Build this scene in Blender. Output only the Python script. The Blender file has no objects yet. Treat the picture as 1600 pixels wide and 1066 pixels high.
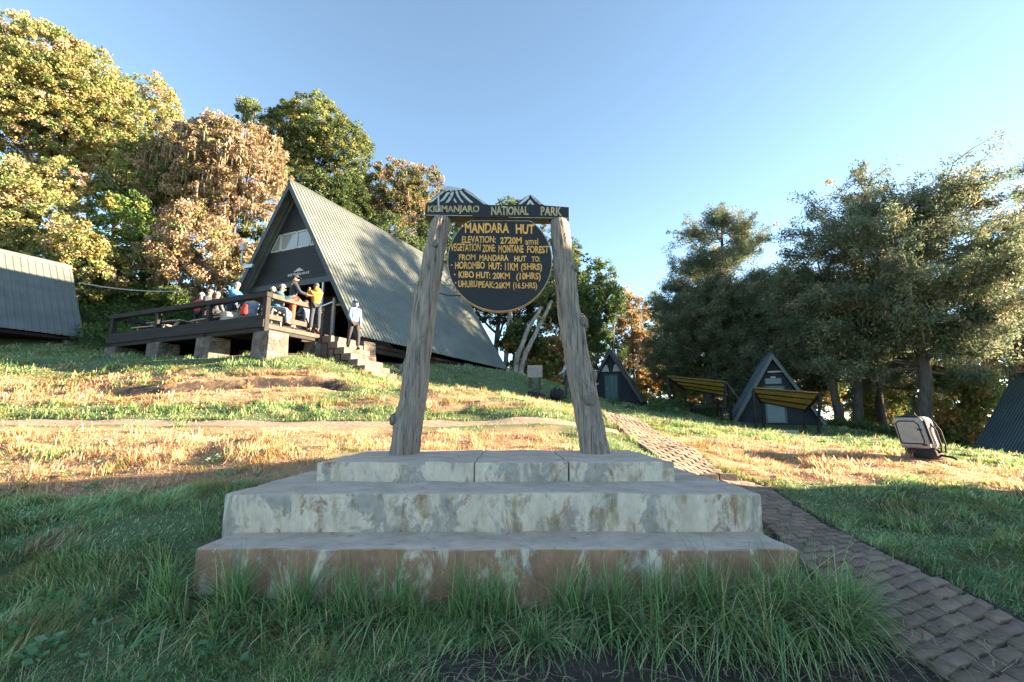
import bpy, bmesh, math, random
import numpy as np
from mathutils import Vector, Matrix

# ------------------------------------------------------------------ camera, sky, sun, exposure
SC = bpy.context.scene
COL = SC.collection
EYE = 1.3
F = 740.0
PITCH = math.atan(122 / F)
cam_d = bpy.data.cameras.new('camera')
cam_d.sensor_width = 36.0
cam_d.lens = 36.0 * F / 1600.0
cam_d.clip_start = 0.05
cam_d.clip_end = 3000
cam = bpy.data.objects.new('camera', cam_d)
COL.objects.link(cam)
cam.location = (0, 0, EYE)
cam.rotation_euler = (math.pi / 2 + PITCH, 0, 0)
SC.camera = cam

SUN_EL, SUN_AZ = math.radians(11.5), math.radians(87.0)
world = bpy.data.worlds.new("World")
SC.world = world
world.use_nodes = True
wn, wl = world.node_tree.nodes, world.node_tree.links
sky = wn.new('ShaderNodeTexSky')
sky.sky_type = 'NISHITA'
sky.sun_disc = False
sky.sun_elevation = SUN_EL
sky.sun_rotation = SUN_AZ
sky.altitude = 2700
sky.air_density = 0.75
sky.dust_density = 0.5
sky.ozone_density = 3.0
tint = wn.new('ShaderNodeMix')          # overall colour balance of the sky light
tint.data_type = 'RGBA'
tint.blend_type = 'MULTIPLY'
tint.inputs[0].default_value = 1.0
tint.inputs[7].default_value = (1.58, 1.22, 0.84, 1)
wl.new(sky.outputs[0], tint.inputs[6])
wl.new(tint.outputs[2], wn['Background'].inputs[0])
wn['Background'].inputs[1].default_value = 0.077

sun_d = bpy.data.lights.new('sun', 'SUN')
sun_d.energy = 5.0
sun_d.angle = math.radians(0.5)
sun_d.color = (1.0, 0.76, 0.50)
sun = bpy.data.objects.new('sun', sun_d)
COL.objects.link(sun)
SV = Vector((math.sin(SUN_AZ) * math.cos(SUN_EL), math.cos(SUN_AZ) * math.cos(SUN_EL), math.sin(SUN_EL)))
sun.rotation_euler = SV.to_track_quat('Z', 'Y').to_euler()
sun.location = (30, 5, 12)
SC.view_settings.view_transform = 'Standard'
SC.view_settings.look = 'None'
SC.view_settings.gamma = 1.0
SC.view_settings.exposure = 3.25
SC.render.engine = 'CYCLES'
SC.cycles.max_bounces = 6
SC.cycles.transparent_max_bounces = 8

# ------------------------------------------------------------------ helpers
R = np.random.default_rng(7)


def ray(px, py):
    u = (px - 800) / F
    v = -(py - 533) / F
    return np.array([u, math.cos(PITCH) - math.sin(PITCH) * v, math.sin(PITCH) + math.cos(PITCH) * v])


def P(px, py, Y):
    r = ray(px, py)
    q = r * Y / r[1]
    return np.array([q[0], q[1], q[2] + EYE])


def Pz(px, py, z):
    r = ray(px, py)
    q = r * (z - EYE) / r[2]
    return np.array([q[0], q[1], z])


def tag(o, label=None, cat=None, group=None, kind=None):
    if label: o['label'] = label
    if cat: o['category'] = cat
    if group: o['group'] = group
    if kind: o['kind'] = kind
    return o


def empty(name, loc, rz=0.0):
    o = bpy.data.objects.new(name, None)
    COL.objects.link(o)
    o.location = loc
    o.rotation_euler = (0, 0, rz)
    o.empty_display_size = 0.3
    return o


def link_mesh(name, me, m=None, parent=None):
    o = bpy.data.objects.new(name, me)
    COL.objects.link(o)
    if m is not None and len(me.materials) == 0:
        me.materials.append(m)
    if parent is not None:
        o.parent = parent
    return o


class MB:
    def __init__(s):
        s.v = []
        s.f = []

    def add(s, vs, fs):
        n = len(s.v)
        s.v += [tuple(float(c) for c in q) for q in vs]
        s.f += [tuple(i + n for i in f) for f in fs]

    def hexa(s, a, b):  # two quads, bottom and top
        s.add(list(a) + list(b), [(3, 2, 1, 0), (4, 5, 6, 7), (0, 1, 5, 4), (1, 2, 6, 5), (2, 3, 7, 6), (3, 0, 4, 7)])

    def box(s, x0, x1, y0, y1, z0, z1):
        s.hexa([(x0, y0, z0), (x1, y0, z0), (x1, y1, z0), (x0, y1, z0)],
               [(x0, y0, z1), (x1, y0, z1), (x1, y1, z1), (x0, y1, z1)])

    def beam(s, p, q, w, h, up=(0, 0, 1)):
        p, q = Vector(p), Vector(q)
        d = (q - p).normalized()
        u = Vector(up)
        x = d.cross(u)
        if x.length < 1e-4: x = d.cross(Vector((0, 1, 0)))
        x.normalize()
        y = x.cross(d).normalized()
        c = [(-1, -1), (1, -1), (1, 1), (-1, 1)]
        s.hexa([p + x * (a * w / 2) + y * (b * h / 2) for a, b in c], [q + x * (a * w / 2) + y * (b * h / 2) for a, b in c])

    def tube(s, pts, rad, n=8, cap=True, jit=0.0, rng=None):
        pts = [Vector(p) for p in pts]
        rings = []
        ref = Vector((0.31, 0.87, 0.2)).normalized()
        for i, p in enumerate(pts):
            d = (pts[min(i + 1, len(pts) - 1)] - pts[max(i - 1, 0)]).normalized()
            r0 = ref if abs(d.dot(ref)) < 0.95 else Vector((1, 0, 0))
            x = d.cross(r0).normalized()
            y = d.cross(x).normalized()
            r = rad[i] if hasattr(rad, '__len__') else rad
            rings.append([p + (x * math.cos(2 * math.pi * k / n) + y * math.sin(2 * math.pi * k / n)) * r *
                          (1 + (rng.uniform(-jit, jit) if rng is not None else 0)) for k in range(n)])
        vs = [q for g in rings for q in g]
        fs = []
        for i in range(len(pts) - 1):
            for k in range(n):
                a, b = i * n + k, i * n + (k + 1) % n
                fs.append((a, b, b + n, a + n))
        if cap:
            fs.append(tuple(range(n))[::-1])
            fs.append(tuple((len(pts) - 1) * n + k for k in range(n)))
        s.add(vs, fs)

    def prism(s, poly, y0, y1):  # polygon in xz extruded along y
        n = len(poly)
        s.add([(x, y0, z) for x, z in poly] + [(x, y1, z) for x, z in poly],
              [tuple(range(n)), tuple(range(n, 2 * n))[::-1]] + [(i, i + n, (i + 1) % n + n, (i + 1) % n) for i in range(n)])

    def build(s, name, m, parent=None, smooth=False, bevel=0.0, seg=2):
        me = bpy.data.meshes.new(name)
        me.from_pydata(s.v, [], s.f)
        bm = bmesh.new()
        bm.from_mesh(me)
        bmesh.ops.recalc_face_normals(bm, faces=bm.faces)
        if bevel > 0:
            bmesh.ops.bevel(bm, geom=list(bm.edges), offset=bevel, segments=seg, affect='EDGES', profile=0.5)
        bm.to_mesh(me)
        bm.free()
        if smooth:
            me.polygons.foreach_set('use_smooth', [True] * len(me.polygons))
        me.update()
        return link_mesh(name, me, m, parent)


def fast_mesh(name, V, Fq, m, col=None, parent=None, smooth=False):
    """V (n,3), Fq (k,4 or 3) index array, col (n,3)."""
    me = bpy.data.meshes.new(name)
    V = np.ascontiguousarray(V, np.float32)
    Fq = np.ascontiguousarray(Fq, np.int32)
    k, w = Fq.shape
    me.vertices.add(len(V))
    me.vertices.foreach_set('co', V.ravel())
    me.loops.add(k * w)
    me.loops.foreach_set('vertex_index', Fq.ravel())
    me.polygons.add(k)
    me.polygons.foreach_set('loop_start', np.arange(0, k * w, w, dtype=np.int32))
    me.polygons.foreach_set('loop_total', np.full(k, w, np.int32))
    if smooth:
        me.polygons.foreach_set('use_smooth', np.ones(k, bool))
    me.update(calc_edges=True)
    if col is not None:
        a = me.color_attributes.new('Col', 'FLOAT_COLOR', 'POINT')
        c = np.ones((len(V), 4), np.float32)
        c[:, :3] = col
        a.data.foreach_set('color', c.ravel())
    return link_mesh(name, me, m, parent)


def hsh(ix, iy, seed):
    n = (ix.astype(np.int64) * 374761393 + iy.astype(np.int64) * 668265263 + seed * 1442695041) & 0x7fffffff
    n = ((n ^ (n >> 13)) * 1274126177) & 0x7fffffff
    return ((n ^ (n >> 16)) & 0xffff) / 65535.0


def vnoise(x, y, sc, seed=0):
    x = np.asarray(x, float) / sc
    y = np.asarray(y, float) / sc
    ix, iy = np.floor(x), np.floor(y)
    fx, fy = x - ix, y - iy
    fx = fx * fx * (3 - 2 * fx)
    fy = fy * fy * (3 - 2 * fy)
    a, b = hsh(ix, iy, seed), hsh(ix + 1, iy, seed)
    c, d = hsh(ix, iy + 1, seed), hsh(ix + 1, iy + 1, seed)
    return (a * (1 - fx) + b * fx) * (1 - fy) + (c * (1 - fx) + d * fx) * fy


def fbm(x, y, sc, seed=0, o=3):
    t, s, w = 0, 0, 1
    for i in range(o):
        t = t + w * vnoise(x, y, sc / 2 ** i, seed + i * 17)
        s += w
        w *= 0.5
    return t / s


def sstep(a, b, x):
    t = np.clip((np.asarray(x, float) - a) / (b - a), 0, 1)
    return t * t * (3 - 2 * t)


# ------------------------------------------------------------------ materials
class NT:
    def __init__(s, name):
        s.m = bpy.data.materials.new(name)
        s.m.use_nodes = True
        s.n, s.l = s.m.node_tree.nodes, s.m.node_tree.links
        s.b = s.n['Principled BSDF']
        s.tc = s.n.new('ShaderNodeTexCoord')

    def coord(s, scale=(1, 1, 1), kind='Object'):
        mp = s.n.new('ShaderNodeMapping')
        mp.inputs['Scale'].default_value = scale
        s.l.new(s.tc.outputs[kind], mp.inputs[0])
        return mp.outputs[0]

    def noise(s, scale, detail=4, rough=0.6, vec=None, dist=0.0):
        n = s.n.new('ShaderNodeTexNoise')
        n.inputs['Scale'].default_value = scale
        n.inputs['Detail'].default_value = detail
        n.inputs['Roughness'].default_value = rough
        n.inputs['Distortion'].default_value = dist
        s.l.new(vec if vec is not None else s.coord(), n.inputs['Vector'])
        return n.outputs['Fac']

    def ramp(s, fac, stops):
        r = s.n.new('ShaderNodeValToRGB')
        el = r.color_ramp.elements
        while len(el) < len(stops): el.new(0.5)
        for e, (p, c) in zip(el, stops):
            e.position = p
            e.color = (c, c, c, 1) if not hasattr(c, '__len__') else (*c, 1)
        s.l.new(fac, r.inputs[0])
        return r.outputs[0]

    def mix(s, fac, a, b, mode='MIX'):
        x = s.n.new('ShaderNodeMix')
        x.data_type = 'RGBA'
        x.blend_type = mode
        for i, v in ((0, fac), (6, a), (7, b)):
            if isinstance(v, (int, float)): x.inputs[i].default_value = v
            elif isinstance(v, tuple): x.inputs[i].default_value = (*v, 1)
            else: s.l.new(v, x.inputs[i])
        return x.outputs[2]

    def math(s, op, a, b=0.0):
        x = s.n.new('ShaderNodeMath')
        x.operation = op
        for i, v in ((0, a), (1, b)):
            if isinstance(v, (int, float)): x.inputs[i].default_value = v
            else: s.l.new(v, x.inputs[i])
        return x.outputs[0]

    def base(s, c):
        if isinstance(c, tuple): s.b.inputs['Base Color'].default_value = (*c, 1)
        else: s.l.new(c, s.b.inputs['Base Color'])

    def rough(s, r):
        if isinstance(r, (int, float)): s.b.inputs['Roughness'].default_value = r
        else: s.l.new(r, s.b.inputs['Roughness'])

    def bump(s, h, strength=0.3, dist=0.01):
        b = s.n.new('ShaderNodeBump')
        b.inputs['Strength'].default_value = strength
        b.inputs['Distance'].default_value = dist
        s.l.new(h, b.inputs['Height'])
        s.l.new(b.outputs[0], s.b.inputs['Normal'])

    def attr(s, name='Col'):
        a = s.n.new('ShaderNodeAttribute')
        a.attribute_name = name
        return a.outputs['Color']

    def sepxyz(s, v, i):
        x = s.n.new('ShaderNodeSeparateXYZ')
        s.l.new(v, x.inputs[0])
        return x.outputs[i]


def plain(name, c, rough=0.7, var=0.25, scale=6.0, bump=0.15, stretch=(1, 1, 1), metal=0.0):
    t = NT(name)
    co = t.coord(stretch)
    n = t.noise(scale, 5, 0.6, co)
    lo = tuple(x * (1 - var) for x in c)
    hi = tuple(min(1, x * (1 + var)) for x in c)
    t.base(t.ramp(n, [(0.3, lo), (0.7, hi)]))
    t.rough(rough)
    t.b.inputs['Metallic'].default_value = metal
    if bump: t.bump(t.noise(scale * 6, 4, 0.6, co), bump, 0.01)
    return t.m


def leafy(name, trans=0.3, rough=0.6):
    t = NT(name)
    c = t.attr()
    t.base(c)
    t.rough(rough)
    t.b.inputs['Specular IOR Level'].default_value = 0.25
    tr = t.n.new('ShaderNodeBsdfTranslucent')
    t.l.new(c, tr.inputs[0])
    mx = t.n.new('ShaderNodeMixShader')
    mx.inputs[0].default_value = trans
    t.l.new(t.b.outputs[0], mx.inputs[1])
    t.l.new(tr.outputs[0], mx.inputs[2])
    t.l.new(mx.outputs[0], t.n['Material Output'].inputs[0])
    return t.m


def concrete(name, brown, seed):
    t = NT(name)
    mp = t.n.new('ShaderNodeMapping')
    mp.inputs['Location'].default_value = (seed * 3.1, seed * 1.7, seed)
    t.l.new(t.tc.outputs['Object'], mp.inputs[0])
    v = mp.outputs[0]
    mp2 = t.n.new('ShaderNodeMapping')
    mp2.inputs['Scale'].default_value = (1.25, 1.0, 0.6)
    t.l.new(v, mp2.inputs[0])
    vs = mp2.outputs[0]
    pale = t.ramp(t.noise(9, 6, 0.65, vs), [(0.3, (0.44, 0.37, 0.285)), (0.7, (0.68, 0.58, 0.46))])
    grey = t.ramp(t.noise(14, 5, 0.6, v), [(0.3, (0.22, 0.205, 0.185)), (0.7, (0.37, 0.34, 0.30))])
    c = t.mix(t.ramp(t.noise(3.2, 7, 0.68, vs, 0.6), [(0.51, 0.0), (0.56, 0.9)]), pale, grey)
    och = t.ramp(t.noise(5.5, 7, 0.7, vs, 0.4), [(0.52, 0.0), (0.66, 0.75)])
    c = t.mix(och, c, (0.22, 0.16, 0.07))
    br = t.ramp(t.noise(3.6, 9, 0.74, vs, 0.7), [(0.56 - brown, 0.0), (0.63 - brown, 0.9)])
    c = t.mix(br, c, t.ramp(t.noise(13, 7, 0.7, vs), [(0.3, (0.17, 0.085, 0.045)), (0.7, (0.34, 0.19, 0.105))]))
    # treads are worn bare cement with dark specks
    tread = t.ramp(t.noise(4, 8, 0.7, v), [(0.3, (0.34, 0.265, 0.20)), (0.7, (0.60, 0.475, 0.375))])
    tread = t.mix(t.ramp(t.noise(11, 6, 0.75, v, 0.5), [(0.60, 0.0), (0.68, 0.75)]), tread, (0.09, 0.08, 0.07))
    geo = t.n.new('ShaderNodeNewGeometry')
    up = t.ramp(t.sepxyz(geo.outputs['True Normal'], 2), [(0.55, 0.0), (0.85, 1.0)])
    t.base(t.mix(up, c, tread))
    t.rough(0.85)
    t.bump(t.math('ADD', t.noise(30, 8, 0.7, v), t.math('MULTIPLY', t.noise(5, 3, 0.5, v), 2.0)), 0.5, 0.012)
    return t.m


M = {}
M['conc1'] = concrete('weathered_concrete_top', 0.0, 1)
M['conc2'] = concrete('weathered_concrete_mid', 0.0, 2)
M['conc3'] = concrete('weathered_concrete_low', 0.155, 3)

t = NT('weathered_post_bark')
vst = t.coord((1, 1, 0.07))
n1 = t.noise(38, 6, 0.65, vst, 0.3)
n2 = t.noise(5, 4, 0.6)
c = t.ramp(n1, [(0.34, (0.05, 0.039, 0.031)), (0.47, (0.21, 0.175, 0.145)), (0.7, (0.38, 0.33, 0.28))])
t.base(t.mix(t.ramp(n2, [(0.45, 0.0), (0.75, 0.5)]), c, (0.26, 0.20, 0.145)))
t.rough(0.9)
t.bump(n1, 1.0, 0.02)
M['bark_post'] = t.m

t = NT('knot_rings')
w = t.n.new('ShaderNodeTexWave')
w.wave_type = 'RINGS'
w.rings_direction = 'SPHERICAL'
w.inputs['Scale'].default_value = 26
w.inputs['Distortion'].default_value = 2.5
w.inputs['Detail'].default_value = 3
t.l.new(t.coord(), w.inputs['Vector'])
t.base(t.ramp(w.outputs['Fac'], [(0.25, (0.06, 0.046, 0.036)), (0.6, (0.27, 0.235, 0.195))]))
t.rough(0.9)
t.bump(w.outputs['Fac'], 0.6, 0.006)
M['knot'] = t.m


def painted(name, c, wear=(0.2, 0.17, 0.13), amt=0.62):
    t = NT(name)
    v = t.coord((1, 1, 1))
    b = t.ramp(t.noise(7, 5, 0.6, v), [(0.3, tuple(x * 0.75 for x in c)), (0.7, tuple(x * 1.3 for x in c))])
    t.base(t.mix(t.ramp(t.noise(16, 8, 0.75, v, 0.3), [(amt, 0.0), (amt + 0.08, 0.7)]), b, wear))
    t.rough(0.65)
    t.bump(t.noise(40, 6, 0.65, t.coord((0.15, 1, 1))), 0.25, 0.004)
    return t.m


M['board'] = painted('dark_sign_paint', (0.006, 0.008, 0.012), (0.025, 0.025, 0.025), 0.68)
M['beam'] = painted('dark_beam_paint', (0.008, 0.010, 0.014), (0.04, 0.036, 0.032), 0.66)
M['gold'] = painted('yellow_letter_paint', (0.72, 0.36, 0.08), (0.10, 0.07, 0.03), 0.62)
M['cream'] = painted('cream_letter_paint', (0.46, 0.36, 0.19), (0.05, 0.045, 0.04), 0.56)
M['snow'] = painted('snow_paint', (0.46, 0.48, 0.48), (0.05, 0.055, 0.06), 0.55)
M['ochre'] = painted('ochre_rim_paint', (0.42, 0.23, 0.06), (0.15, 0.10, 0.05), 0.60)
M['rim'] = painted('pale_rim_paint', (0.45, 0.40, 0.28), (0.06, 0.05, 0.04), 0.55)


def roofmat(name, c, s=1.0):
    t = NT(name)
    v = t.coord((1, 0.25, 0.25))
    b = t.ramp(t.noise(2.2, 6, 0.65, v), [(0.3, tuple(x * 0.72 for x in c)), (0.7, tuple(x * 1.2 for x in c))])
    t.base(t.mix(t.ramp(t.noise(0.9, 7, 0.7), [(0.52, 0.0), (0.75, 0.45)]), b, (c[0] * 1.3, c[1] * 1.15, c[2] * 0.8)))
    t.rough(t.ramp(t.noise(6, 4), [(0.3, 0.42), (0.7, 0.62)]))
    t.b.inputs['Metallic'].default_value = 0.15
    return t.m


M['roof_big'] = roofmat('grey_green_roof_sheet', (0.125, 0.145, 0.135))
M['roof_left'] = roofmat('plain_grey_roof_sheet', (0.105, 0.122, 0.118))
M['roof_small'] = roofmat('dark_roof_sheet', (0.036, 0.046, 0.048))
M['roof_blue'] = roofmat('blue_grey_roof_sheet', (0.055, 0.085, 0.098))


def boards(name, c, per=0.15, axis=0):
    t = NT(name)
    co = t.coord()
    x = t.sepxyz(co, axis)
    g = t.math('FRACT', t.math('DIVIDE', x, per))
    gap = t.ramp(g, [(0.0, 0.0), (0.06, 1.0), (0.94, 1.0), (1.0, 0.0)])
    st = [0.2, 0.2, 0.2]
    st[axis] = 1.0
    st = (1.0, 1.0, 0.12) if axis != 2 else (0.12, 0.12, 1.0)
    n = t.noise(12, 6, 0.65, t.coord(st))
    b = t.ramp(n, [(0.3, tuple(q * 0.6 for q in c)), (0.7, tuple(q * 1.4 for q in c))])
    t.base(t.mix(gap, tuple(q * 0.25 for q in c), b))
    t.rough(0.75)
    t.bump(t.math('ADD', gap, t.math('MULTIPLY', n, 0.3)), 0.5, 0.01)
    return t.m


M['wall_dark'] = boards('black_blue_weatherboard', (0.008, 0.011, 0.014), 0.16, 2)
M['wall_vert'] = boards('navy_vertical_boarding', (0.010, 0.015, 0.021), 0.13, 0)
M['wall_red'] = boards('red_brown_inner_boarding', (0.022, 0.011, 0.008), 0.14, 0)
M['trim'] = plain('dark_green_trim', (0.032, 0.042, 0.042), 0.6)
M['trim_pale'] = plain('grey_green_trim', (0.075, 0.10, 0.105), 0.6)
M['timber'] = plain('black_stained_timber', (0.013, 0.0115, 0.0105), 0.85, 0.5, 5, 0.5, (0.2, 1, 1))
M['timber_worn'] = plain('worn_brown_timber', (0.065, 0.050, 0.041), 0.85, 0.4, 6, 0.5, (0.3, 1, 1))
M['timber_pale'] = plain('pale_bare_timber', (0.27, 0.25, 0.22), 0.8, 0.2, 6, 0.3)
M['white_frame'] = plain('white_paint', (0.38, 0.38, 0.36), 0.6, 0.12)
M['door_teal'] = boards('teal_door_paint', (0.055, 0.125, 0.125), 0.16, 0)
M['door_blue'] = plain('pale_blue_door_paint', (0.15, 0.20, 0.22), 0.6, 0.15)
M['step_stone'] = plain('pinkish_step_concrete', (0.13, 0.098, 0.080), 0.9, 0.3, 5, 0.6)
M['metal_grey'] = plain('grey_metal', (0.35, 0.37, 0.38), 0.4, 0.15, metal=0.6)
M['wire'] = plain('dark_wire', (0.03, 0.03, 0.03), 0.6, 0.1, bump=0)
M['wire_pale'] = plain('pale_cable', (0.40, 0.40, 0.38), 0.6, 0.1, bump=0)

t = NT('rubble_stone_pillar')
vo = t.n.new('ShaderNodeTexVoronoi')
vo.inputs['Scale'].default_value = 5.5
vo.feature = 'F1'
t.l.new(t.coord(), vo.inputs['Vector'])
vd = t.n.new('ShaderNodeTexVoronoi')
vd.inputs['Scale'].default_value = 5.5
vd.feature = 'DISTANCE_TO_EDGE'
t.l.new(t.coord(), vd.inputs['Vector'])
sc_ = t.ramp(t.sepxyz(vo.outputs['Color'], 0), [(0.1, (0.055, 0.048, 0.042)), (0.5, (0.11, 0.092, 0.08)), (0.9, (0.17, 0.145, 0.13))])
sc_ = t.mix(t.ramp(t.noise(18, 7, 0.7), [(0.4, 0.0), (0.7, 0.8)]), sc_, (0.12, 0.105, 0.09))
t.base(t.mix(t.ramp(vd.outputs['Distance'], [(0.0, 1.0), (0.05, 0.0)]), sc_, (0.14, 0.125, 0.11)))
t.rough(0.95)
t.bump(t.math('ADD', t.ramp(vd.outputs['Distance'], [(0.0, 0.0), (0.15, 1.0)]), t.noise(30, 6)), 0.8, 0.03)
M['stone'] = t.m

t = NT('window_glass')
t.base((0.25, 0.26, 0.25))
t.rough(0.08)
t.b.inputs['Specular IOR Level'].default_value = 0.9
M['glass'] = t.m

t = NT('translucent_roof_sheet')
cc = t.ramp(t.noise(1.5, 4), [(0.3, (0.62, 0.50, 0.16)), (0.7, (0.74, 0.58, 0.22))])
t.base(cc)
tr = t.n.new('ShaderNodeBsdfTranslucent')
t.l.new(cc, tr.inputs[0])
mx = t.n.new('ShaderNodeMixShader')
mx.inputs[0].default_value = 0.7
t.l.new(t.b.outputs[0], mx.inputs[1])
t.l.new(tr.outputs[0], mx.inputs[2])
t.l.new(mx.outputs[0], t.n['Material Output'].inputs[0])
M['sheet'] = t.m

t = NT('tree_bark')
nb = t.noise(9, 6, 0.65, t.coord((1, 1, 0.2)))
t.base(t.ramp(nb, [(0.3, (0.035, 0.030, 0.026)), (0.7, (0.13, 0.115, 0.10))]))
t.rough(0.95)
t.bump(nb, 1.0, 0.05)
M['bark'] = t.m
t = NT('pale_tree_bark')
nb = t.noise(6, 6, 0.65, t.coord((1, 1, 0.25)))
t.base(t.ramp(nb, [(0.3, (0.15, 0.13, 0.11)), (0.7, (0.40, 0.37, 0.33))]))
t.rough(0.95)
t.bump(nb, 0.8, 0.04)
M['bark_pale'] = t.m
M['leaf'] = leafy('leaf', 0.36)
M['needle'] = leafy('cedar_spray', 0.45)
M['lichen'] = leafy('hanging_lichen', 0.35, 0.9)
M['grass'] = leafy('grass_blade', 0.42, 0.5)

t = NT('paver_cement')
cb = t.attr()
nn = t.noise(30, 7, 0.7)
t.base(t.mix(t.ramp(t.noise(7, 6, 0.7), [(0.4, 0.0), (0.7, 0.6)]), t.mix(1.0, cb, t.ramp(nn, [(0.3, 0.7), (0.7, 1.15)]), 'MULTIPLY'), (0.15, 0.105, 0.072)))
t.rough(0.92)
t.bump(nn, 0.6, 0.008)
M['paver'] = t.m

# ground: own soil, turf and dry thatch colours, mixed by a painted mask (r = bare dirt, g = dry)
t = NT('meadow_ground')
a = t.attr('Mask')
dirt, dry, dark = t.sepxyz(a, 0), t.sepxyz(a, 1), t.sepxyz(a, 2)
nf = t.noise(14, 8, 0.72)
nm = t.noise(2.3, 6, 0.65)
turf = t.ramp(nf, [(0.3, (0.045, 0.070, 0.028)), (0.55, (0.09, 0.135, 0.05)), (0.75, (0.17, 0.185, 0.08))])
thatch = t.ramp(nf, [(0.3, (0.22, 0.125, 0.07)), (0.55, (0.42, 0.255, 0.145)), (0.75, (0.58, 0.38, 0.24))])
soil = t.ramp(nf, [(0.3, (0.16, 0.115, 0.085)), (0.7, (0.42, 0.33, 0.26))])
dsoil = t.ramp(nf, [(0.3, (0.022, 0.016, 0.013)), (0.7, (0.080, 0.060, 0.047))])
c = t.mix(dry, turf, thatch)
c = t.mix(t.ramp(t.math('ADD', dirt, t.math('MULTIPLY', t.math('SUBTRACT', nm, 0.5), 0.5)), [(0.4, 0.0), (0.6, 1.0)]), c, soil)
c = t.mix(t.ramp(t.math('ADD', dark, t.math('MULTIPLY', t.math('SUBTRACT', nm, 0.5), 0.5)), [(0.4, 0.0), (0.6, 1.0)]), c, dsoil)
t.base(c)
t.rough(0.95)
t.bump(t.math('ADD', nf, t.noise(60, 6, 0.7)), 0.8, 0.03)
M['ground'] = t.m

# ------------------------------------------------------------------ hut frame numbers
AZ = math.radians(23.87)
D1 = np.array([math.sin(AZ), math.cos(AZ), 0.0])      # along the ridge, away from the camera
DX = np.array([math.cos(AZ), -math.sin(AZ), 0.0])     # to the right across the gable
HUT0 = np.array([-9.454, 18.727, 2.99 + EYE])         # centre of the gable line at eave height
FLOOR = 2.90 + EYE


def HW(x, y, z=0.0):  # hut local to world
    return HUT0 + DX * x + D1 * y + np.array([0, 0, z])


# ------------------------------------------------------------------ terrain
_A = []


def anc(x, y, z): _A.append((x, y, z + EYE))


def ancp(px, py, Y):
    q = P(px, py, Y)
    _A.append(tuple(q))


for x in (-6, -3, 0, 3): anc(x, -4, -1.35)
anc(7, -4, -1.6); anc(-7, 0, -1.15); anc(7, 0, -1.55)
for x, z in ((-3, -1.27), (-1.2, -1.3), (0, -1.31), (1.3, -1.31), (2.6, -1.31), (4.5, -1.38)): anc(x, 2.6, z)
anc(-5, 2.6, -1.12)
for x, z in ((-2.6, -1.13), (-1, -1.22), (1, -1.24), (2.2, -1.24)): anc(x, 3.3, z)
anc(-2.9, 3.9, -0.97); anc(-2.45, 4.6, -0.74); anc(-1.9, 5.3, -0.60); anc(-1.8, 6.2, -0.47)
anc(0, 6.6, -0.43); anc(1.6, 6.6, -0.50)
anc(-4.6, 4.6, -0.88); anc(-6.5, 5.5, -0.80); anc(-4, 6.5, -0.48)
anc(2.3, 4.0, -1.12); anc(3.4, 4.6, -1.14); anc(4.6, 3.4, -1.25); anc(2.6, 5.6, -0.98); anc(3.4, 6.3, -0.98)
anc(2.5, 7.0, -0.72); anc(3.6, 7.3, -0.78); anc(6, 5.5, -1.16); anc(8, 7.4, -1.05)
ancp(1440, 722, 8.5); ancp(1600, 742, 9.0); anc(5.2, 8.0, -0.72); anc(11, 10, -1.25)
ancp(1090, 709, 8.1); ancp(1030, 680, 10.6); ancp(985, 651, 14.5); ancp(955, 640, 19)
ancp(800, 700, 7.0); ancp(1200, 690, 11.0); ancp(1300, 700, 12.5)
for px in (0, 150, 300, 450, 600, 760, 880): ancp(px, 664, 8.6); ancp(px, 655.5, 9.2)
for px in (0, 300, 600): ancp(px, 700, 6.9)
for px in (0, 200, 400, 600, 800): ancp(px, 640, 9.7)
for px, py in ((0, 610), (200, 606), (400, 604), (560, 610), (720, 612), (850, 630)): ancp(px, py, 12.0)
for px, py in ((60, 575), (250, 572), (420, 568), (540, 582)): ancp(px, py, 13.6)
ancp(425, 561, 13.9); ancp(333, 560, 15); ancp(257, 558, 15.8); ancp(180, 556, 16.8)
ancp(600, 591, 15.4); ancp(582, 570, 16.9); ancp(690, 590, 18.5); ancp(760, 592, 20)
ancp(788, 586, 28.3)
ancp(835, 625, 20); ancp(886, 622, 20); ancp(840, 606, 21); ancp(870, 600, 25)
ancp(955, 627, 34); ancp(1015, 638, 33.5); ancp(940, 623, 32); ancp(965, 633, 28); ancp(950, 634, 24)
ancp(1150, 664, 25.5); ancp(1294, 668, 24.5); ancp(1268, 688, 22.5); ancp(1122, 658, 25); ancp(1060, 640, 26)
ancp(1330, 676, 27); ancp(1445, 694, 23); ancp(1512, 717, 23.4); ancp(1560, 722, 19); ancp(1420, 690, 15.5)
ancp(60, 541, 21); ancp(-80, 541, 20); ancp(140, 540, 23); ancp(0, 560, 16); ancp(-150, 600, 11)
ancp(230, 490, 28); ancp(60, 470, 33); ancp(-100, 430, 32)
q = HW(-5, 6); _A.append((q[0], q[1], 2.5 + EYE))
q = HW(-5, 14); _A.append((q[0], q[1], 3.6 + EYE))
anc(-34, 40, 11); anc(-20, 44, 8.5); anc(-10, 46, 6.0); anc(0, 48, 3.8); anc(10, 48, 1.6); anc(22, 46, -0.8); anc(36, 44, -2.2)
anc(-40, 20, 7.5); anc(-25, 8, 0.6); anc(-25, -10, -0.5); anc(14, 2, -1.6); anc(18, 8, -1.6); anc(25, 15, -1.9); anc(32, 24, -2.2); anc(25, -10, -2.2)
anc(-60, 70, 22); anc(0, 75, 7); anc(60, 70, -3); anc(-60, 0, 5); anc(60, 0, -4); anc(0, -40, -3); anc(-60, -40, 1); anc(60, -40, -5)
_A = np.array(_A)


def _phi(d2): return np.where(d2 > 1e-9, 0.5 * d2 * np.log(np.maximum(d2, 1e-12)), 0.0)


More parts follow.
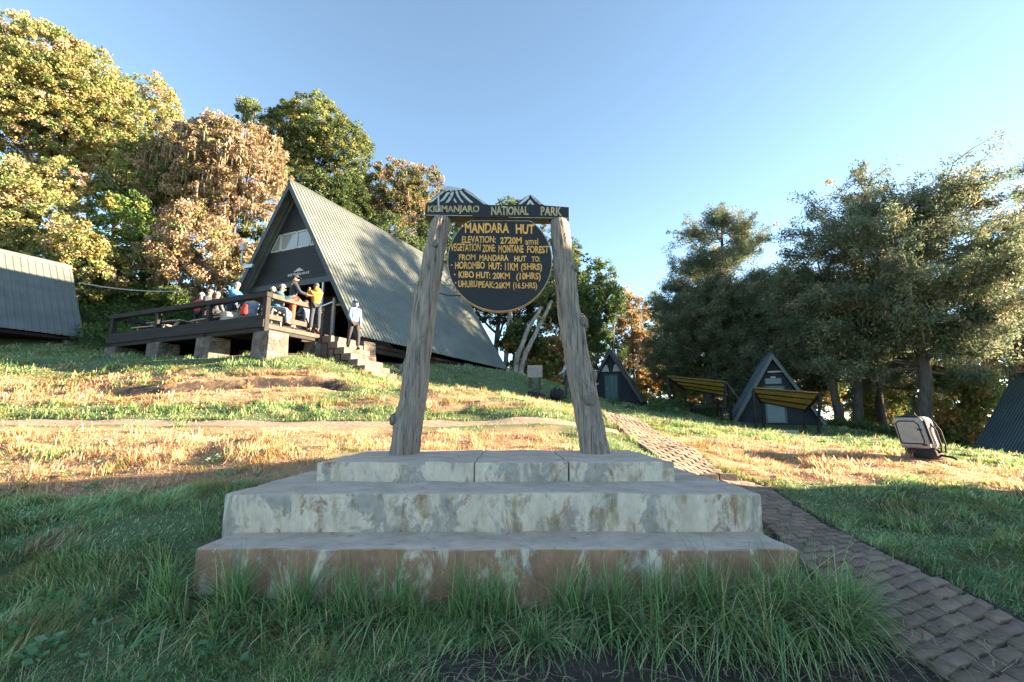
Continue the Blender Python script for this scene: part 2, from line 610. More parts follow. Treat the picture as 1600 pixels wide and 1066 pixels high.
_n = len(_A)
_K = _phi(((_A[:, None, :2] - _A[None, :, :2]) ** 2).sum(-1)) + np.eye(_n) * 0.02
_Q = np.c_[np.ones(_n), _A[:, :2]]
_S = np.block([[_K, _Q], [_Q.T, np.zeros((3, 3))]])
_w = np.linalg.solve(_S, np.r_[_A[:, 2], np.zeros(3)])


def tps(x, y):
    x, y = np.ravel(x).astype(float), np.ravel(y).astype(float)
    x, y = np.clip(x, -62, 62), np.clip(y, -42, 76)
    out = np.empty(len(x))
    for i in range(0, len(x), 50000):
        a, b = x[i:i + 50000], y[i:i + 50000]
        out[i:i + 50000] = _phi((a[:, None] - _A[None, :, 0]) ** 2 + (b[:, None] - _A[None, :, 1]) ** 2) @ _w[:_n] + _w[_n] + _w[_n + 1] * a + _w[_n + 2] * b
    return out


def axis(segs):
    out = [segs[0][0]]
    for a, b, st in segs:
        k = max(1, int(round((b - a) / st)))
        out += list(a + (b - a) * (np.arange(1, k + 1) / k))
    return np.array(out)


GX = axis([(-900, -200, 100), (-200, -64, 17), (-64, -26, 1.0), (-26, -12, 0.3), (-12, 10, 0.1), (10, 26, 0.3), (26, 64, 1.0), (64, 200, 17), (200, 900, 100)])
GY = axis([(-600, -200, 100), (-200, -44, 13), (-44, -4, 1.0), (-4, 1.5, 0.3), (1.5, 17, 0.1), (17, 34, 0.3), (34, 78, 1.0), (78, 200, 20), (200, 1500, 130)])
gx, gy = np.meshgrid(GX, GY)
GH = tps(gx, gy).reshape(gx.shape)


def bank(x, y):  # eroded little bank under the deck terrace
    yb = 12.05 + 0.35 * np.sin(x * 0.9) + 0.25 * (vnoise(x, y * 0, 0.6, 5) - 0.5)
    w = sstep(-10.5, -9.2, x) * (1 - sstep(-4.6, -3.6, x))
    s = sstep(-0.09, 0.09, y - yb) - sstep(-1.4, 1.6, y - yb)
    return 0.26 * w * s


def lumps(x, y):
    r = np.hypot(x, y)
    a = np.clip((34 - r) / 20, 0.15, 1)
    out = a * ((fbm(x, y, 1.1, 3) - 0.5) * 0.13 + (vnoise(x, y, 0.33, 9) - 0.5) * 0.045)
    near = (sstep(3.6, 2.9, y))
    trk = sstep(8.0, 8.4, y) * sstep(9.5, 9.2, y) * sstep(2.4, 1.6, x)
    out = out * (1 - 0.85 * trk)
    inplat = (x > -2.5) & (x < 3.4) & (y > 2.9) & (y < 7.2)
    return np.where(inplat, out * 0.3, out * (1 - 0.6 * near))


GH = GH + bank(gx, gy) + lumps(gx, gy)


def H(x, y):
    x, y = np.asarray(x, float), np.asarray(y, float)
    i = np.clip(np.searchsorted(GX, x) - 1, 0, len(GX) - 2)
    j = np.clip(np.searchsorted(GY, y) - 1, 0, len(GY) - 2)
    fx = (x - GX[i]) / (GX[i + 1] - GX[i])
    fy = (y - GY[j]) / (GY[j + 1] - GY[j])
    return (GH[j, i] * (1 - fx) + GH[j, i + 1] * fx) * (1 - fy) + (GH[j + 1, i] * (1 - fx) + GH[j + 1, i + 1] * fx) * fy


def h1(x, y): return float(H(np.array([x]), np.array([y]))[0])


# masks over the ground
PATH_R = [Pz(1720, 1040, 0.0), Pz(1600, 985, 0.01), Pz(1500, 935, 0.04), Pz(1400, 888, 0.09), Pz(1300, 832, 0.16), Pz(1200, 772, 0.30)]
PATH_L = [Pz(1600, 1130, 0.0), Pz(1490, 1066, 0.0), Pz(1390, 1010, 0.01), Pz(1310, 950, 0.03), Pz(1245, 895, 0.09), Pz(1196, 836, 0.18)]
PATH_R = [tuple(p[:2]) for p in PATH_R] + [(3.14, 6.78)]
PATH_L = [tuple(p[:2]) for p in PATH_L] + [(2.25, 6.62)]
UP_R = [(3.14, 6.80)] + [tuple(P(px, py, Y)[:2]) for px, py, Y in ((1112, 722, 7.4), (1090, 709, 8.1), (1032, 680, 10.6), (990, 652, 14.5))]
UP_L = [(2.15, 6.64), (2.15, 7.5), (2.05, 8.5), (2.15, 10.6), (2.62, 14.3)]


def resample(pl, n):
    pl = np.array(pl, float)
    d = np.r_[0, np.cumsum(np.hypot(*np.diff(pl, axis=0).T))]
    s = np.linspace(0, d[-1], n)
    return np.c_[np.interp(s, d, pl[:, 0]), np.interp(s, d, pl[:, 1])]


def strip_mask(x, y, Lp, Rp, grow=0.0):
    """1 inside the strip between two polylines."""
    a, b = resample(Lp, 60), resample(Rp, 60)
    m = np.zeros(np.shape(x))
    c = (a + b) / 2
    hw = np.hypot(*(a - b).T) / 2
    for i in range(0, 60):
        d = np.hypot(x - c[i, 0], y - c[i, 1])
        m = np.maximum(m, (d < hw[i] * 0.95 + grow) * 1.0)
    return m


def dirtpath(x, y):  # sandy track at eye level, left of the sign
    yc = 8.82 + 0.10 * np.sin(x * 0.5) + 0.15 * (vnoise(x, y * 0, 1.5, 31) - 0.5)
    hw = 0.25 + 0.10 * (vnoise(x, y * 0, 0.7, 32) - 0.5)
    return sstep(hw + 0.06, hw - 0.06, np.abs(y - yc)) * sstep(2.6, 2.2, x)


def scars(x, y):
    b = bank(x, y)
    yb = 12.05 + 0.35 * np.sin(x * 0.9) + 0.25 * (vnoise(x, y * 0, 0.6, 5) - 0.5)
    w = sstep(-10.8, -9.2, x) * (1 - sstep(-4.6, -3.4, x))
    return w * sstep(0.22, 0.10, np.abs(y - yb + 0.06))


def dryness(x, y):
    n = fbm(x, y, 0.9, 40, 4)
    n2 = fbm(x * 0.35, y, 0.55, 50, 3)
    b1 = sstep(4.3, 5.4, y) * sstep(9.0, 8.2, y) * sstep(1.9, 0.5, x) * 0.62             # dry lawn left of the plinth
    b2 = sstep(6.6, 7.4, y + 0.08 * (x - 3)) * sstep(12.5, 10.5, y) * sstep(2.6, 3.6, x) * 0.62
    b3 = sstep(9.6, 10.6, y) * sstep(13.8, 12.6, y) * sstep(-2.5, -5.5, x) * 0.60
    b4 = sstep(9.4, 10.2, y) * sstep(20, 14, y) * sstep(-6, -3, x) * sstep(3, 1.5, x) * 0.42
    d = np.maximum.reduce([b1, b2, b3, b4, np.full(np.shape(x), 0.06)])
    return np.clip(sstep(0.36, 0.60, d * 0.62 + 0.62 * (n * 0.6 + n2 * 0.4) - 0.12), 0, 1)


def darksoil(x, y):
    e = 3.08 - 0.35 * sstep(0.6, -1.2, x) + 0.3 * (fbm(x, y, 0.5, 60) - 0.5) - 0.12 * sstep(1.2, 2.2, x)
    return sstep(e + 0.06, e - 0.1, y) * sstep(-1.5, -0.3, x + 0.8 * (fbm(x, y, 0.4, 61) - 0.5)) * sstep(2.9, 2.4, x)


def flat(a): return a.ravel()


mk = np.zeros(gx.shape + (3,))
mk[..., 0] = dirtpath(gx, gy)
pm = np.maximum(strip_mask(gx, gy, PATH_L, PATH_R, 0.12), strip_mask(gx, gy, UP_L, UP_R, 0.1))
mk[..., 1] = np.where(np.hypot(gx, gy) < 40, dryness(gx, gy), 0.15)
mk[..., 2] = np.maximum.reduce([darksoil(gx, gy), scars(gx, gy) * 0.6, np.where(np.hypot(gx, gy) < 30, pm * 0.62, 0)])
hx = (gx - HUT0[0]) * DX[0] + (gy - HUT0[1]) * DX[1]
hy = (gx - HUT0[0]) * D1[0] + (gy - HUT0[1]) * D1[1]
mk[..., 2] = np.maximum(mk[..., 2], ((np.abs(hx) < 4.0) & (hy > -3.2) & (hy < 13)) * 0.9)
nx, ny = len(GX), len(GY)
idx = np.arange(nx * ny).reshape(ny, nx)
quads = np.stack([idx[:-1, :-1], idx[:-1, 1:], idx[1:, 1:], idx[1:, :-1]], -1).reshape(-1, 4)
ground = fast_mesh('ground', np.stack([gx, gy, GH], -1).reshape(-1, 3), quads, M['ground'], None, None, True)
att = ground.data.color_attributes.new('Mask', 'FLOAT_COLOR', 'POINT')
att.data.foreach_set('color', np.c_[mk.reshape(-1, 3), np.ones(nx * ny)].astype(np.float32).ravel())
tag(ground, kind='structure')


# ------------------------------------------------------------------ brick path: wavy interlocking pavers
def paver_strip(name, Lp, Rp, lift, rows_w=0.115, len_w=0.225, seed=1):
    rg = np.random.default_rng(seed)
    a, b = resample(Lp, 200), resample(Rp, 200)
    mid = (a + b) / 2
    d = np.r_[0, np.cumsum(np.hypot(*np.diff(mid, axis=0).T))]
    V, Fc, C = [], [], []
    nrow = int(d[-1] / rows_w)
    for r in range(nrow):
        s0 = r * rows_w
        i = np.searchsorted(d, s0 + rows_w / 2).clip(0, 199)
        W = np.hypot(*(a[i] - b[i]))
        off = (r % 2) * len_w * 0.5
        k0 = 0
        u = -off
        while u < W:
            u0, u1 = max(u, 0) + 0.006, min(u + len_w, W) - 0.006
            u += len_w
            if u1 - u0 < 0.05: continue
            g = 0.007
            ns = 5
            us = np.linspace(u0, u1, ns)
            wav = lambda q: 0.012 * np.sin(2 * math.pi * (q + off) / len_w * 1.0)
            jit = rg.normal(0, 0.003)
            bot = [(q, s0 + g + wav(q) + jit) for q in us]
            top = [(q, s0 + rows_w - g + wav(q) + jit) for q in us][::-1]
            ring = np.array(bot + top)
            c0 = ring.mean(0)
            inner = c0 + (ring - c0) * np.array([0.96, 0.91])
            dz = rg.normal(0, 0.003) - 0.012 * (rg.random() < .06)
            tx, ty = rg.normal(0, 0.009, 2)
            n0 = len(V)
            for q, zz in ((ring, -0.05), (ring, lift - 0.007), (inner, lift)):
                for uu, ss in q:
                    t_ = min(max(ss, 0), d[-1])
                    ax, ay = np.interp(t_, d, a[:, 0]), np.interp(t_, d, a[:, 1])
                    bx, by = np.interp(t_, d, b[:, 0]), np.interp(t_, d, b[:, 1])
                    f_ = uu / W
                    V.append((ax + (bx - ax) * f_, ay + (by - ay) * f_, zz + dz + (uu - c0[0]) * tx + (ss - c0[1]) * ty))
            m_ = len(ring)
            for lay in (0, 1):
                for k in range(m_):
                    p_, q_ = n0 + lay * m_ + k, n0 + lay * m_ + (k + 1) % m_
                    Fc.append((p_, q_, q_ + m_, p_ + m_))
            for k in range(ns - 1):
                i0 = n0 + 2 * m_
                Fc.append((i0 + k, i0 + k + 1, i0 + m_ - 2 - k, i0 + m_ - 1 - k))
            base = np.array([0.25, 0.175, 0.125]) * rg.uniform(0.68, 1.25) * np.array([1, rg.uniform(0.95, 1.03), rg.uniform(0.92, 1.05)])
            C += [base] * (3 * m_)
    V = np.array(V)
    V[:, 2] += H(V[:, 0], V[:, 1])
    return fast_mesh(name, V, np.array(Fc), M['paver'], np.array(C))


tag(paver_strip('path', PATH_L, PATH_R, 0.028, seed=1), kind='structure')
tag(paver_strip('path', UP_L, UP_R, 0.03, seed=2), kind='structure')
mb = MB()
kz = h1(2.7, 6.85) + 0.035
rk = np.random.default_rng(4)
for i in range(4):
    x0 = 2.02 + i * 0.28
    y0 = 6.62 + (x0 - 2.1) * 0.15
    mb.hexa([(x0, y0, kz - 0.36), (x0 + 0.27, y0 + 0.04, kz - 0.36), (x0 + 0.27, y0 + 0.18, kz - 0.36), (x0, y0 + 0.14, kz - 0.36)],
            [(x0, y0 + 0.01, kz + rk.uniform(-.012, .012)), (x0 + 0.27, y0 + 0.05, kz + rk.uniform(-.012, .012)), (x0 + 0.27, y0 + 0.18, kz), (x0, y0 + 0.14, kz)])
kerb = mb.build('kerb', plain('damp_brown_kerb_stone', (0.085, 0.062, 0.05), 0.95, 0.4, 7, 0.8), None, bevel=0.008)
tag(kerb, kind='structure')

# ------------------------------------------------------------------ concrete plinth
z1, z2, z3 = EYE - 0.391, EYE - 0.568, EYE - 0.856
plinth = tag(empty('concrete_plinth', (-0.12, 4.8, EYE - 1.25)), 'stained three step concrete plinth carrying the two log posts', 'plinth')


def slab(name, boxes, m, bev=0.022):
    mb = MB()
    o0 = np.array(plinth.location)
    rs = np.random.default_rng(len(boxes) + 3)
    bm = bmesh.new()
    for x0, x1, y0, y1, za, zb in boxes:
        r_ = bmesh.ops.create_cube(bm, size=1.0)
        for v in r_['verts']:
            v.co = Vector(((x0 + x1) / 2 + v.co.x * (x1 - x0) - o0[0], (y0 + y1) / 2 + v.co.y * (y1 - y0) - o0[1], (za + zb) / 2 + v.co.z * (zb - za) - o0[2]))
    bmesh.ops.bevel(bm, geom=list(bm.edges), offset=bev, segments=3, affect='EDGES', profile=0.5)
    for _ in range(5):
        ed = [e for e in bm.edges if e.calc_length() > 0.16]
        if not ed: break
        bmesh.ops.subdivide_edges(bm, edges=ed, cuts=1, use_grid_fill=True)
    for v in bm.verts:
        x, y, z = v.co
        v.co += Vector((0, (vnoise(np.array([x]), np.array([z]), 0.22, 3)[0] - .5) * 0.022, (vnoise(np.array([x]), np.array([y]), 0.3, 8)[0] - .5) * 0.018 + (vnoise(np.array([x * 1.0 + z * 3]), np.array([y]), 0.09, 18)[0] - .5) * 0.010))
    me = bpy.data.meshes.new(name)
    bm.to_mesh(me)
    bm.free()
    me.polygons.foreach_set('use_smooth', [True] * len(me.polygons))
    o = link_mesh(name, me, m, plinth)
    return o


xl, xm, xn, xr = -1.804, P(741, 735, 4.5)[0], P(889, 735, 4.5)[0], 1.497
slab('step', [(xl, xm - 0.004, 4.5, 6.2, z2 - 0.06, z1), (xm + 0.004, xn - 0.006, 4.503, 6.2, z2 - 0.06, z1 - 0.002), (xn + 0.006, xr, 4.497, 6.2, z2 - 0.06, z1)], M['conc1'], 0.016)
slab('step', [(-2.235, 1.94, 3.83, 6.45, z3 - 0.06, z2)], M['conc2'])
slab('step', [(-2.12, 1.925, 3.35, 6.4, -0.35, z3)], M['conc3'])

# ------------------------------------------------------------------ park sign
YS = 5.6
KS = YS / 740.0 / 0.985
sign = tag(empty('park_sign', (-0.15, YS, z1)), 'park name board and round dark hut sign hung between two weathered log posts', 'sign')
SO = np.array([-0.15, YS, z1])


def SP(px, py, dy=0.0):
    return P(px, py, YS + dy) - SO


def log_post(base, top, r0, r1, knots, seed):
    rg = np.random.default_rng(seed)
    b, tp = np.array(base), np.array(top)
    n, ns = 46, 40
    ph = rg.uniform(0, 6.28, 6)
    bendx, bendy = rg.uniform(-.02, .02, 2)
    V = []
    for i in range(n + 1):
        f = i / n
        c = b + (tp - b) * f + np.array([0.025 * math.sin(f * 5 + ph[0]), 0.02 * math.sin(f * 4 + ph[1]), 0])
        r = r0 + (r1 - r0) * f
        if f < 0.06: r *= 1.0 + 0.05 * (1 - f / 0.06)
        for k in range(ns):
            a = 2 * math.pi * k / ns
            rr = r * (1 + 0.045 * math.sin(2 * a + ph[2] + f * 3) + 0.035 * math.sin(3 * a + ph[3] - f * 6) + 0.03 * math.sin(f * 26 + ph[4] + a))
            rr += 0.006 * math.sin(11 * a + 6 * math.sin(f * 7 + a)) + rg.normal(0, 0.0022)
            p = c + np.array([math.cos(a) * rr, math.sin(a) * rr, 0])
            # swelling round every knot
            for kp, kr in knots:
                kd = np.linalg.norm((p - kp) * np.array([1, 1, 0.7]))
                if kd < kr * 2.6:
                    dirv = (kp - c) * np.array([1, 1, 0])
                    dirv = dirv / (np.linalg.norm(dirv) + 1e-6)
                    p = p + dirv * 0.035 * (1 - kd / (kr * 2.6)) ** 1.5
            if i == n: p = c + (p - c) * 0.80 + np.array([0, 0, 0.0])
            V.append(p)
    mb = MB()
    fs = []
    for i in range(n):
        for k in range(ns):
            a_, b_ = i * ns + k, i * ns + (k + 1) % ns
            fs.append((a_, b_, b_ + ns, a_ + ns))
    V.append(b + (tp - b) * 1.008)
    for k in range(ns):
        fs.append((n * ns + k, n * ns + (k + 1) % ns, len(V) - 1))
    mb.add(V, fs)
    return mb.build('post', M['bark_post'], sign, True)


def knots_on(post, base, top, r0, r1, spec):
    for (px, py, kr, ang) in spec:
        pass


def post_with_knots(bpx, tpx, w0, w1, spec, seed):
    b = Pz(*bpx, z1)
    b = np.array([b[0], YS, z1 - 0.02]) - SO
    tp = SP(*tpx)
    r0, r1 = w0 * KS / 2, w1 * KS / 2
    ks = []
    for px, py, kr, ang in spec:
        q = SP(px, py)
        f = (q[2] - b[2]) / (tp[2] - b[2])
        c = b + (tp - b) * f
        r = r0 + (r1 - r0) * f
        a = math.radians(ang)
        d = np.array([math.cos(a), math.sin(a), 0])
        ks.append((c + d * r, kr, d))
    post = log_post(b, tp, r0, r1, [(k[0], k[1]) for k in ks], seed)
    for (kp, kr, d), (_, _, _, ang) in zip(ks, spec):
        mb = MB()
        up = np.array([0, 0, 0.10])
        mb.tube([kp - d * 0.03, kp + d * 0.022 + up * 0.03, kp + (d + up) * 0.036], [kr * 1.5, kr * 1.2, kr], 14, True, 0.06, np.random.default_rng(seed + int(ang) + 400))
        o = mb.build('knot', M['knot'], post, True)
        o.data.polygons.foreach_set('use_smooth', [len(p.vertices) == 4 for p in o.data.polygons])
        # put the knot origin at the cut face so that the growth rings centre there
        off = Vector(kp + (d + up) * 0.036)
        o.data.transform(Matrix.Translation(-off))
        o.location = off
    return post


post_with_knots((630, 708), (691, 340), 45, 30, [(679, 389, 0.030, -95), (651, 464, 0.045, 185), (660, 534, 0.042, -75), (627, 577, 0.05, 190), (654, 620, 0.045, -70), (612, 656, 0.055, 188)], 11)
post_with_knots((925, 708), (872, 345), 41, 30, [(893, 422, 0.040, -30), (907, 506, 0.052, -20), (880, 526, 0.035, 178), (925, 587, 0.055, 2), (921, 625, 0.060, -68)], 12)

# beam with the two mountains cut out along its top; drawn on the beam's own plane
BY = YS + 0.04
Z7 = lambda x, y: (660 + x / 6.667, 280 + y / 6.667)
b0 = P(*Z7(35, 385), BY - 0.07) - SO


def BP(x, y):
    q = P(*Z7(x, y), BY - 0.07) - SO
    return (q[0], q[2])


outline = [BP(30, 388), BP(1530, 412), BP(1530, 292), BP(1270, 272), BP(1240, 250), BP(1190, 203), BP(1150, 170), BP(1120, 163), BP(1075, 182),
           BP(1030, 215), BP(990, 247), BP(960, 268), BP(870, 266), BP(820, 272), BP(690, 268), BP(600, 210), BP(520, 146), BP(440, 100), BP(410, 94),
           BP(330, 82), BP(270, 72), BP(235, 80), BP(212, 97), BP(170, 150), BP(95, 215), BP(40, 250)]
mb = MB()
mb.prism(outline, -0.03, 0.03)
beam_o = mb.build('beam', M['beam'], sign, bevel=0.003, seg=1)
beam_d = MB()
p0, p1 = BP(30, 388), BP(1530, 412)
q0, q1 = BP(40, 262), BP(1530, 300)
beam_d.hexa([(p0[0], 0.032, p0[1]), (p1[0], 0.032, p1[1]), (p1[0], 0.15, p1[1]), (p0[0], 0.15, p0[1])],
            [(q0[0], 0.032, q0[1]), (q1[0], 0.032, q1[1]), (q1[0], 0.15, q1[1]), (q0[0], 0.15, q0[1])])
beam_d.build('beam_plank', M['beam'], beam_o)


def plate(name, pts2, y, th, m, parent):
    mb = MB()
    for poly in pts2:
        mb.prism([(a, b) for a, b in poly], y - th, y)
    return mb.build(name, m, parent)


snow = [
    [(212, 100), (235, 82), (270, 74), (330, 84), (410, 97), (400, 118), (370, 112), (350, 128), (330, 112), (300, 135), (280, 112), (250, 128), (228, 116), (205, 122)],
    [(200, 128), (240, 125), (190, 165), (150, 200), (100, 240), (62, 246), (110, 212), (160, 172)],
    [(255, 140), (290, 138), (255, 180), (225, 222), (195, 235), (180, 232), (215, 195)],
    [(300, 142), (330, 130), (318, 175), (300, 205), (275, 240), (240, 250), (270, 205)],
    [(345, 135), (365, 122), (380, 165), (400, 205), (430, 240), (415, 248), (385, 215), (355, 170)],
    [(385, 128), (405, 122), (440, 160), (480, 200), (530, 246), (500, 246), (450, 205), (405, 160)],
    [(425, 112), (440, 104), (515, 150), (600, 214), (680, 266), (640, 262), (560, 205), (470, 145)],
    [(330, 195), (345, 215), (360, 245), (345, 246), (325, 220)],
]
maw = [
    [(1118, 168), (1108, 200), (1080, 225), (1030, 262), (995, 264), (1035, 228), (1075, 188)],
    [(1128, 172), (1150, 174), (1190, 210), (1250, 264), (1222, 266), (1170, 225)],
    [(1112, 222), (1125, 215), (1150, 245), (1165, 268), (1140, 268), (1125, 245), (1105, 268), (1085, 268)],
]
for poly in snow + maw:
    plate('painted_snow', [[BP(x, y) for x, y in poly]], -0.031, 0.003, M['snow'], beam_o)
# paint drip
plate('paint_drip', [[BP(158, 165), BP(176, 160), BP(178, 320), BP(166, 345), BP(160, 320)]], -0.0315, 0.003, M['snow'], beam_o)
# thin pale lower edge
for poly in ([BP(40, 372), BP(520, 380), BP(520, 386), BP(40, 379)], [BP(900, 398), BP(1520, 405), BP(1520, 410), BP(900, 403)]):
    plate('edge_line', [poly], -0.031, 0.002, M['rim'], beam_o)


def text_word(s, x0, x1, ytop, ybot, m, parent, y, bold=0.016):
    cu = bpy.data.curves.new('lettering', 'FONT')
    cu.body = s
    cu.size = 1.0
    cu.offset = bold
    cu.extrude = 0.01
    cu.resolution_u = 3
    tmp = bpy.data.objects.new('lettering', cu)
    COL.objects.link(tmp)
    dg = bpy.context.evaluated_depsgraph_get()
    me = bpy.data.meshes.new_from_object(tmp.evaluated_get(dg))
    bpy.data.objects.remove(tmp)
    bpy.data.curves.remove(cu)
    n = len(me.vertices)
    co = np.empty(n * 3, np.float32)
    me.vertices.foreach_get('co', co)
    co = co.reshape(-1, 3)
    lo, hi = co.min(0), co.max(0)
    u = (co[:, 0] - lo[0]) / (hi[0] - lo[0])
    v = (co[:, 1] - lo[1]) / (hi[1] - lo[1])
    w = (co[:, 2] - lo[2]) / max(1e-6, hi[2] - lo[2])
    hh_ = ytop - ybot
    ox, oz = x0 + u * (x1 - x0), ybot + v * hh_
    sd_ = len(s) * 1.7 + x0 * 31
    ox = ox + hh_ * 0.02 * np.sin(oz / hh_ * 5 + ox / hh_ * 2.1 + sd_)          # unsteady hand lettering
    oz = oz + hh_ * 0.028 * np.sin(ox / hh_ * 2.7 + sd_ * 2)
    out = np.c_[ox, y - w * 0.004, oz]
    me.vertices.foreach_set('co', out.astype(np.float32).ravel())
    me.materials.clear()
    me.update()
    return link_mesh('lettering', me, m, parent)


for s, x0, x1, ya, yb, dy in (('KILIMANJARO', 55, 595, 276, 365, 6), ('NATIONAL', 718, 1103, 284, 377, 4), ('PARK', 1232, 1450, 291, 381, 3)):
    a, b = BP(x0, yb), BP(x1, ya)
    text_word(s, a[0], b[0], b[1], a[1], M['cream'], beam_o, -0.031, 0.026)

# round board
DC = SP(781, 408, -0.02)
DR = 83.2 * KS


def disc_poly(r, cut, n=72):
    pts = []
    for k in range(n):
        a = 2 * math.pi * k / n
        x, z = r * math.cos(a), r * math.sin(a)
        pts.append((x, min(z, cut)))
    # drop duplicates along the flat
    out = []
    for p in pts:
        if not out or abs(p[0] - out[-1][0]) + abs(p[1] - out[-1][1]) > 1e-5: out.append(p)
    return [(DC[0] + x, DC[2] + z) for x, z in out]


CUT = 67.0 * KS
yb_ = DC[1]
mb = MB()
mb.prism(disc_poly(DR + 0.004, CUT + 0.002), yb_ - 0.018, yb_ + 0.055)
disc = mb.build('round_board', M['ochre'], sign)
mb = MB()
mb.prism(disc_poly(DR + 0.0, CUT), yb_ - 0.024, yb_ - 0.0185)
mb.build('board_edge', M['rim'], disc)
mb = MB()
mb.prism(disc_poly(DR - 0.008, CUT - 0.007), yb_ - 0.029, yb_ - 0.0245)
face = mb.build('board_face', M['board'], disc)


def ZP(x, y):
    q = P(600 + x / 4.442, 270 + y / 4.442, YS - 0.05) - SO
    return q


LINES = [('MANDARA', 562, 868, 350, 419), ('HUT', 915, 1043, 358, 425),
         ('ELEVATION:', 540, 775, 440, 487), ('2720M', 806, 955, 447, 494), ('amsl', 980, 1070, 454, 500),
         ('VEGETATION', 462, 670, 492, 545), ('ZONE:', 683, 773, 499, 551), ('MONTANE', 795, 968, 502, 556), ('FOREST', 993, 1143, 508, 559),
         ('FROM', 519, 635, 567, 607), ('MANDARA', 662, 864, 570, 613), ('HUT', 905, 987, 578, 617), ('TO:', 1025, 1082, 580, 619),
         ('HOROMBO', 492, 700, 618, 668), ('HUT:', 725, 815, 624, 673), ('11KM', 840, 928, 627, 679), ('(5HRS)', 950, 1097, 630, 689),
         ('KIBO', 517, 625, 684, 730), ('HUT:', 640, 738, 689, 734), ('20KM', 755, 873, 694, 739), ('(10HRS)', 918, 1088, 694, 754),
         ('UHURU', 515, 648, 750, 796), ('PEAK:', 655, 768, 754, 800), ('26KM', 773, 873, 759, 804), ('(16.5HRS)', 895, 1062, 763, 816)]
for s, x0, x1, ya, yb in LINES:
    a, b = ZP(x0, yb), ZP(x1, ya)
    text_word(s, a[0], b[0], b[2], a[2], M['gold'], disc, yb_ - 0.029, 0.008 if s == 'amsl' else 0.028 if len(s) < 8 else 0.016)
for x, y in ((470, 641), (491, 707), (498, 765)):
    q = ZP(x, y)
    mb = MB()
    mb.prism([(q[0] + 0.0095 * math.cos(k * math.pi / 6), q[2] + 0.0095 * math.sin(k * math.pi / 6)) for k in range(12)], yb_ - 0.033, yb_ - 0.029)
    mb.build('bullet', M['gold'], disc)
for pts in ([SP(686, 458, 0.1), SP(700, 462, 0.05), SP(722, 462, 0.03)], [SP(848, 459, 0.03), SP(866, 457, 0.06), SP(888, 453, 0.1)],
            [SP(748, 335, 0.02), SP(748, 347, 0.02)], [SP(812, 335, 0.02), SP(812, 347, 0.02)]):
    mb = MB()
    mb.tube(pts, 0.008, 6)
    mb.build('stay_wire', M['wire'], sign)


# ------------------------------------------------------------------ huts
def ribbed(mb, A, B, along, n, per, amp, nrm, flat_frac=0.5):
    """corrugated sheet from ridge point A to eave point B, swept over n periods of length per along a unit vector."""
    A, B, al, nr = map(Vector, (A, B, along, nrm))
    prof = []
    for i in range(n):
        for f_, h_ in ((0.0, 0), (flat_frac, 0), (flat_frac + 0.12, 1), (0.88, 1)):
            prof.append(((i + f_) * per, h_ * amp))
    prof.append((n * per, 0))
    vs = []
    for s_, h_ in prof:
        vs.append(A + al * s_ + nr * h_)
        vs.append(B + al * s_ + nr * h_)
    fs = [(2 * i, 2 * i + 1, 2 * i + 3, 2 * i + 2) for i in range(len(prof) - 1)]
    base = len(prof) * 2
    th = 0.02
    vs2 = [v - nr * (amp * 0 + th) for v in vs]
    mb.add(vs + vs2, fs + [(base + a, base + d, base + c, base + b) for a, b, c, d in fs] +
           [(0, 1, base + 1, base), (base - 2, base - 1, 2 * base - 1, 2 * base - 2)] +
           [(2 * i, 2 * i + 2, base + 2 * i + 2, base + 2 * i) for i in range(len(prof) - 1)] +
           [(2 * i + 1, 2 * i + 3, base + 2 * i + 3, base + 2 * i + 1) for i in range(len(prof) - 1)])


def aframe(root, hw, ht, length, per, amp, roofm, trimm, over=0.35, tw=0.2, ff=0.45, ribs=True):
    """roof slopes, barge boards and ridge cap of an A-frame; local origin = centre of the front gable line at eave height."""
    sl = math.hypot(hw, ht)
    roofs = []
    for s in (1, -1):
        mb = MB()
        n = int(length / per)
        nrm = (s * ht / sl, 0, hw / sl)
        ribbed(mb, (0.0, 0, ht), (s * hw, 0, 0), (0, 1, 0), n, per, amp, nrm, ff)
        roofs.append(mb.build('roof', roofm, root))
    # barge boards at both ends, just under the sheet
    for y in (0.005, int(length / per) * per - 0.065):
        for s in (1, -1):
            mb = MB()
            nv = Vector((s * ht / sl, 0, hw / sl))
            dv = Vector((s * hw / sl, 0, -ht / sl))
            a = Vector((0, y, ht)) - nv * 0.025 + dv * 0.0
            b = Vector((s * hw, y, 0)) - nv * 0.025
            ins = -nv * tw
            k = tw * (hw / sl) / (ht / sl)
            a2 = Vector((0, y, ht - 0.03 - tw / (hw / sl)))
            mb.hexa([a, b, b + ins, a2], [v + Vector((0, 0.06, 0)) for v in (a, b, b + ins, a2)])
            mb.build('barge_board', trimm, root)
    mb = MB()
    w_ = 0.16
    ax, az_ = w_ * hw / sl, w_ * ht / sl
    mb.prism([(-ax, ht - az_ + amp + 0.03), (0, ht + amp + 0.05), (ax, ht - az_ + amp + 0.03), (ax, ht - az_ + amp + 0.045), (0, ht + amp + 0.075), (-ax, ht - az_ + amp + 0.045)], -0.02, int(length / per) * per + 0.02)
    mb.build('ridge_cap', trimm, root)
    return roofs


def gable_poly(hw, ht, z0, z1, inset):
    """trapezium of the gable between two heights, kept inside the roof"""
    f = lambda z: max(0.0, hw * (1 - z / ht) - inset)
    if z1 >= ht - inset * ht / hw: return [(-f(z0), z0), (f(z0), z0), (0, ht - inset * ht / hw)]
    return [(-f(z0), z0), (f(z0), z0), (f(z1), z1), (-f(z1), z1)]


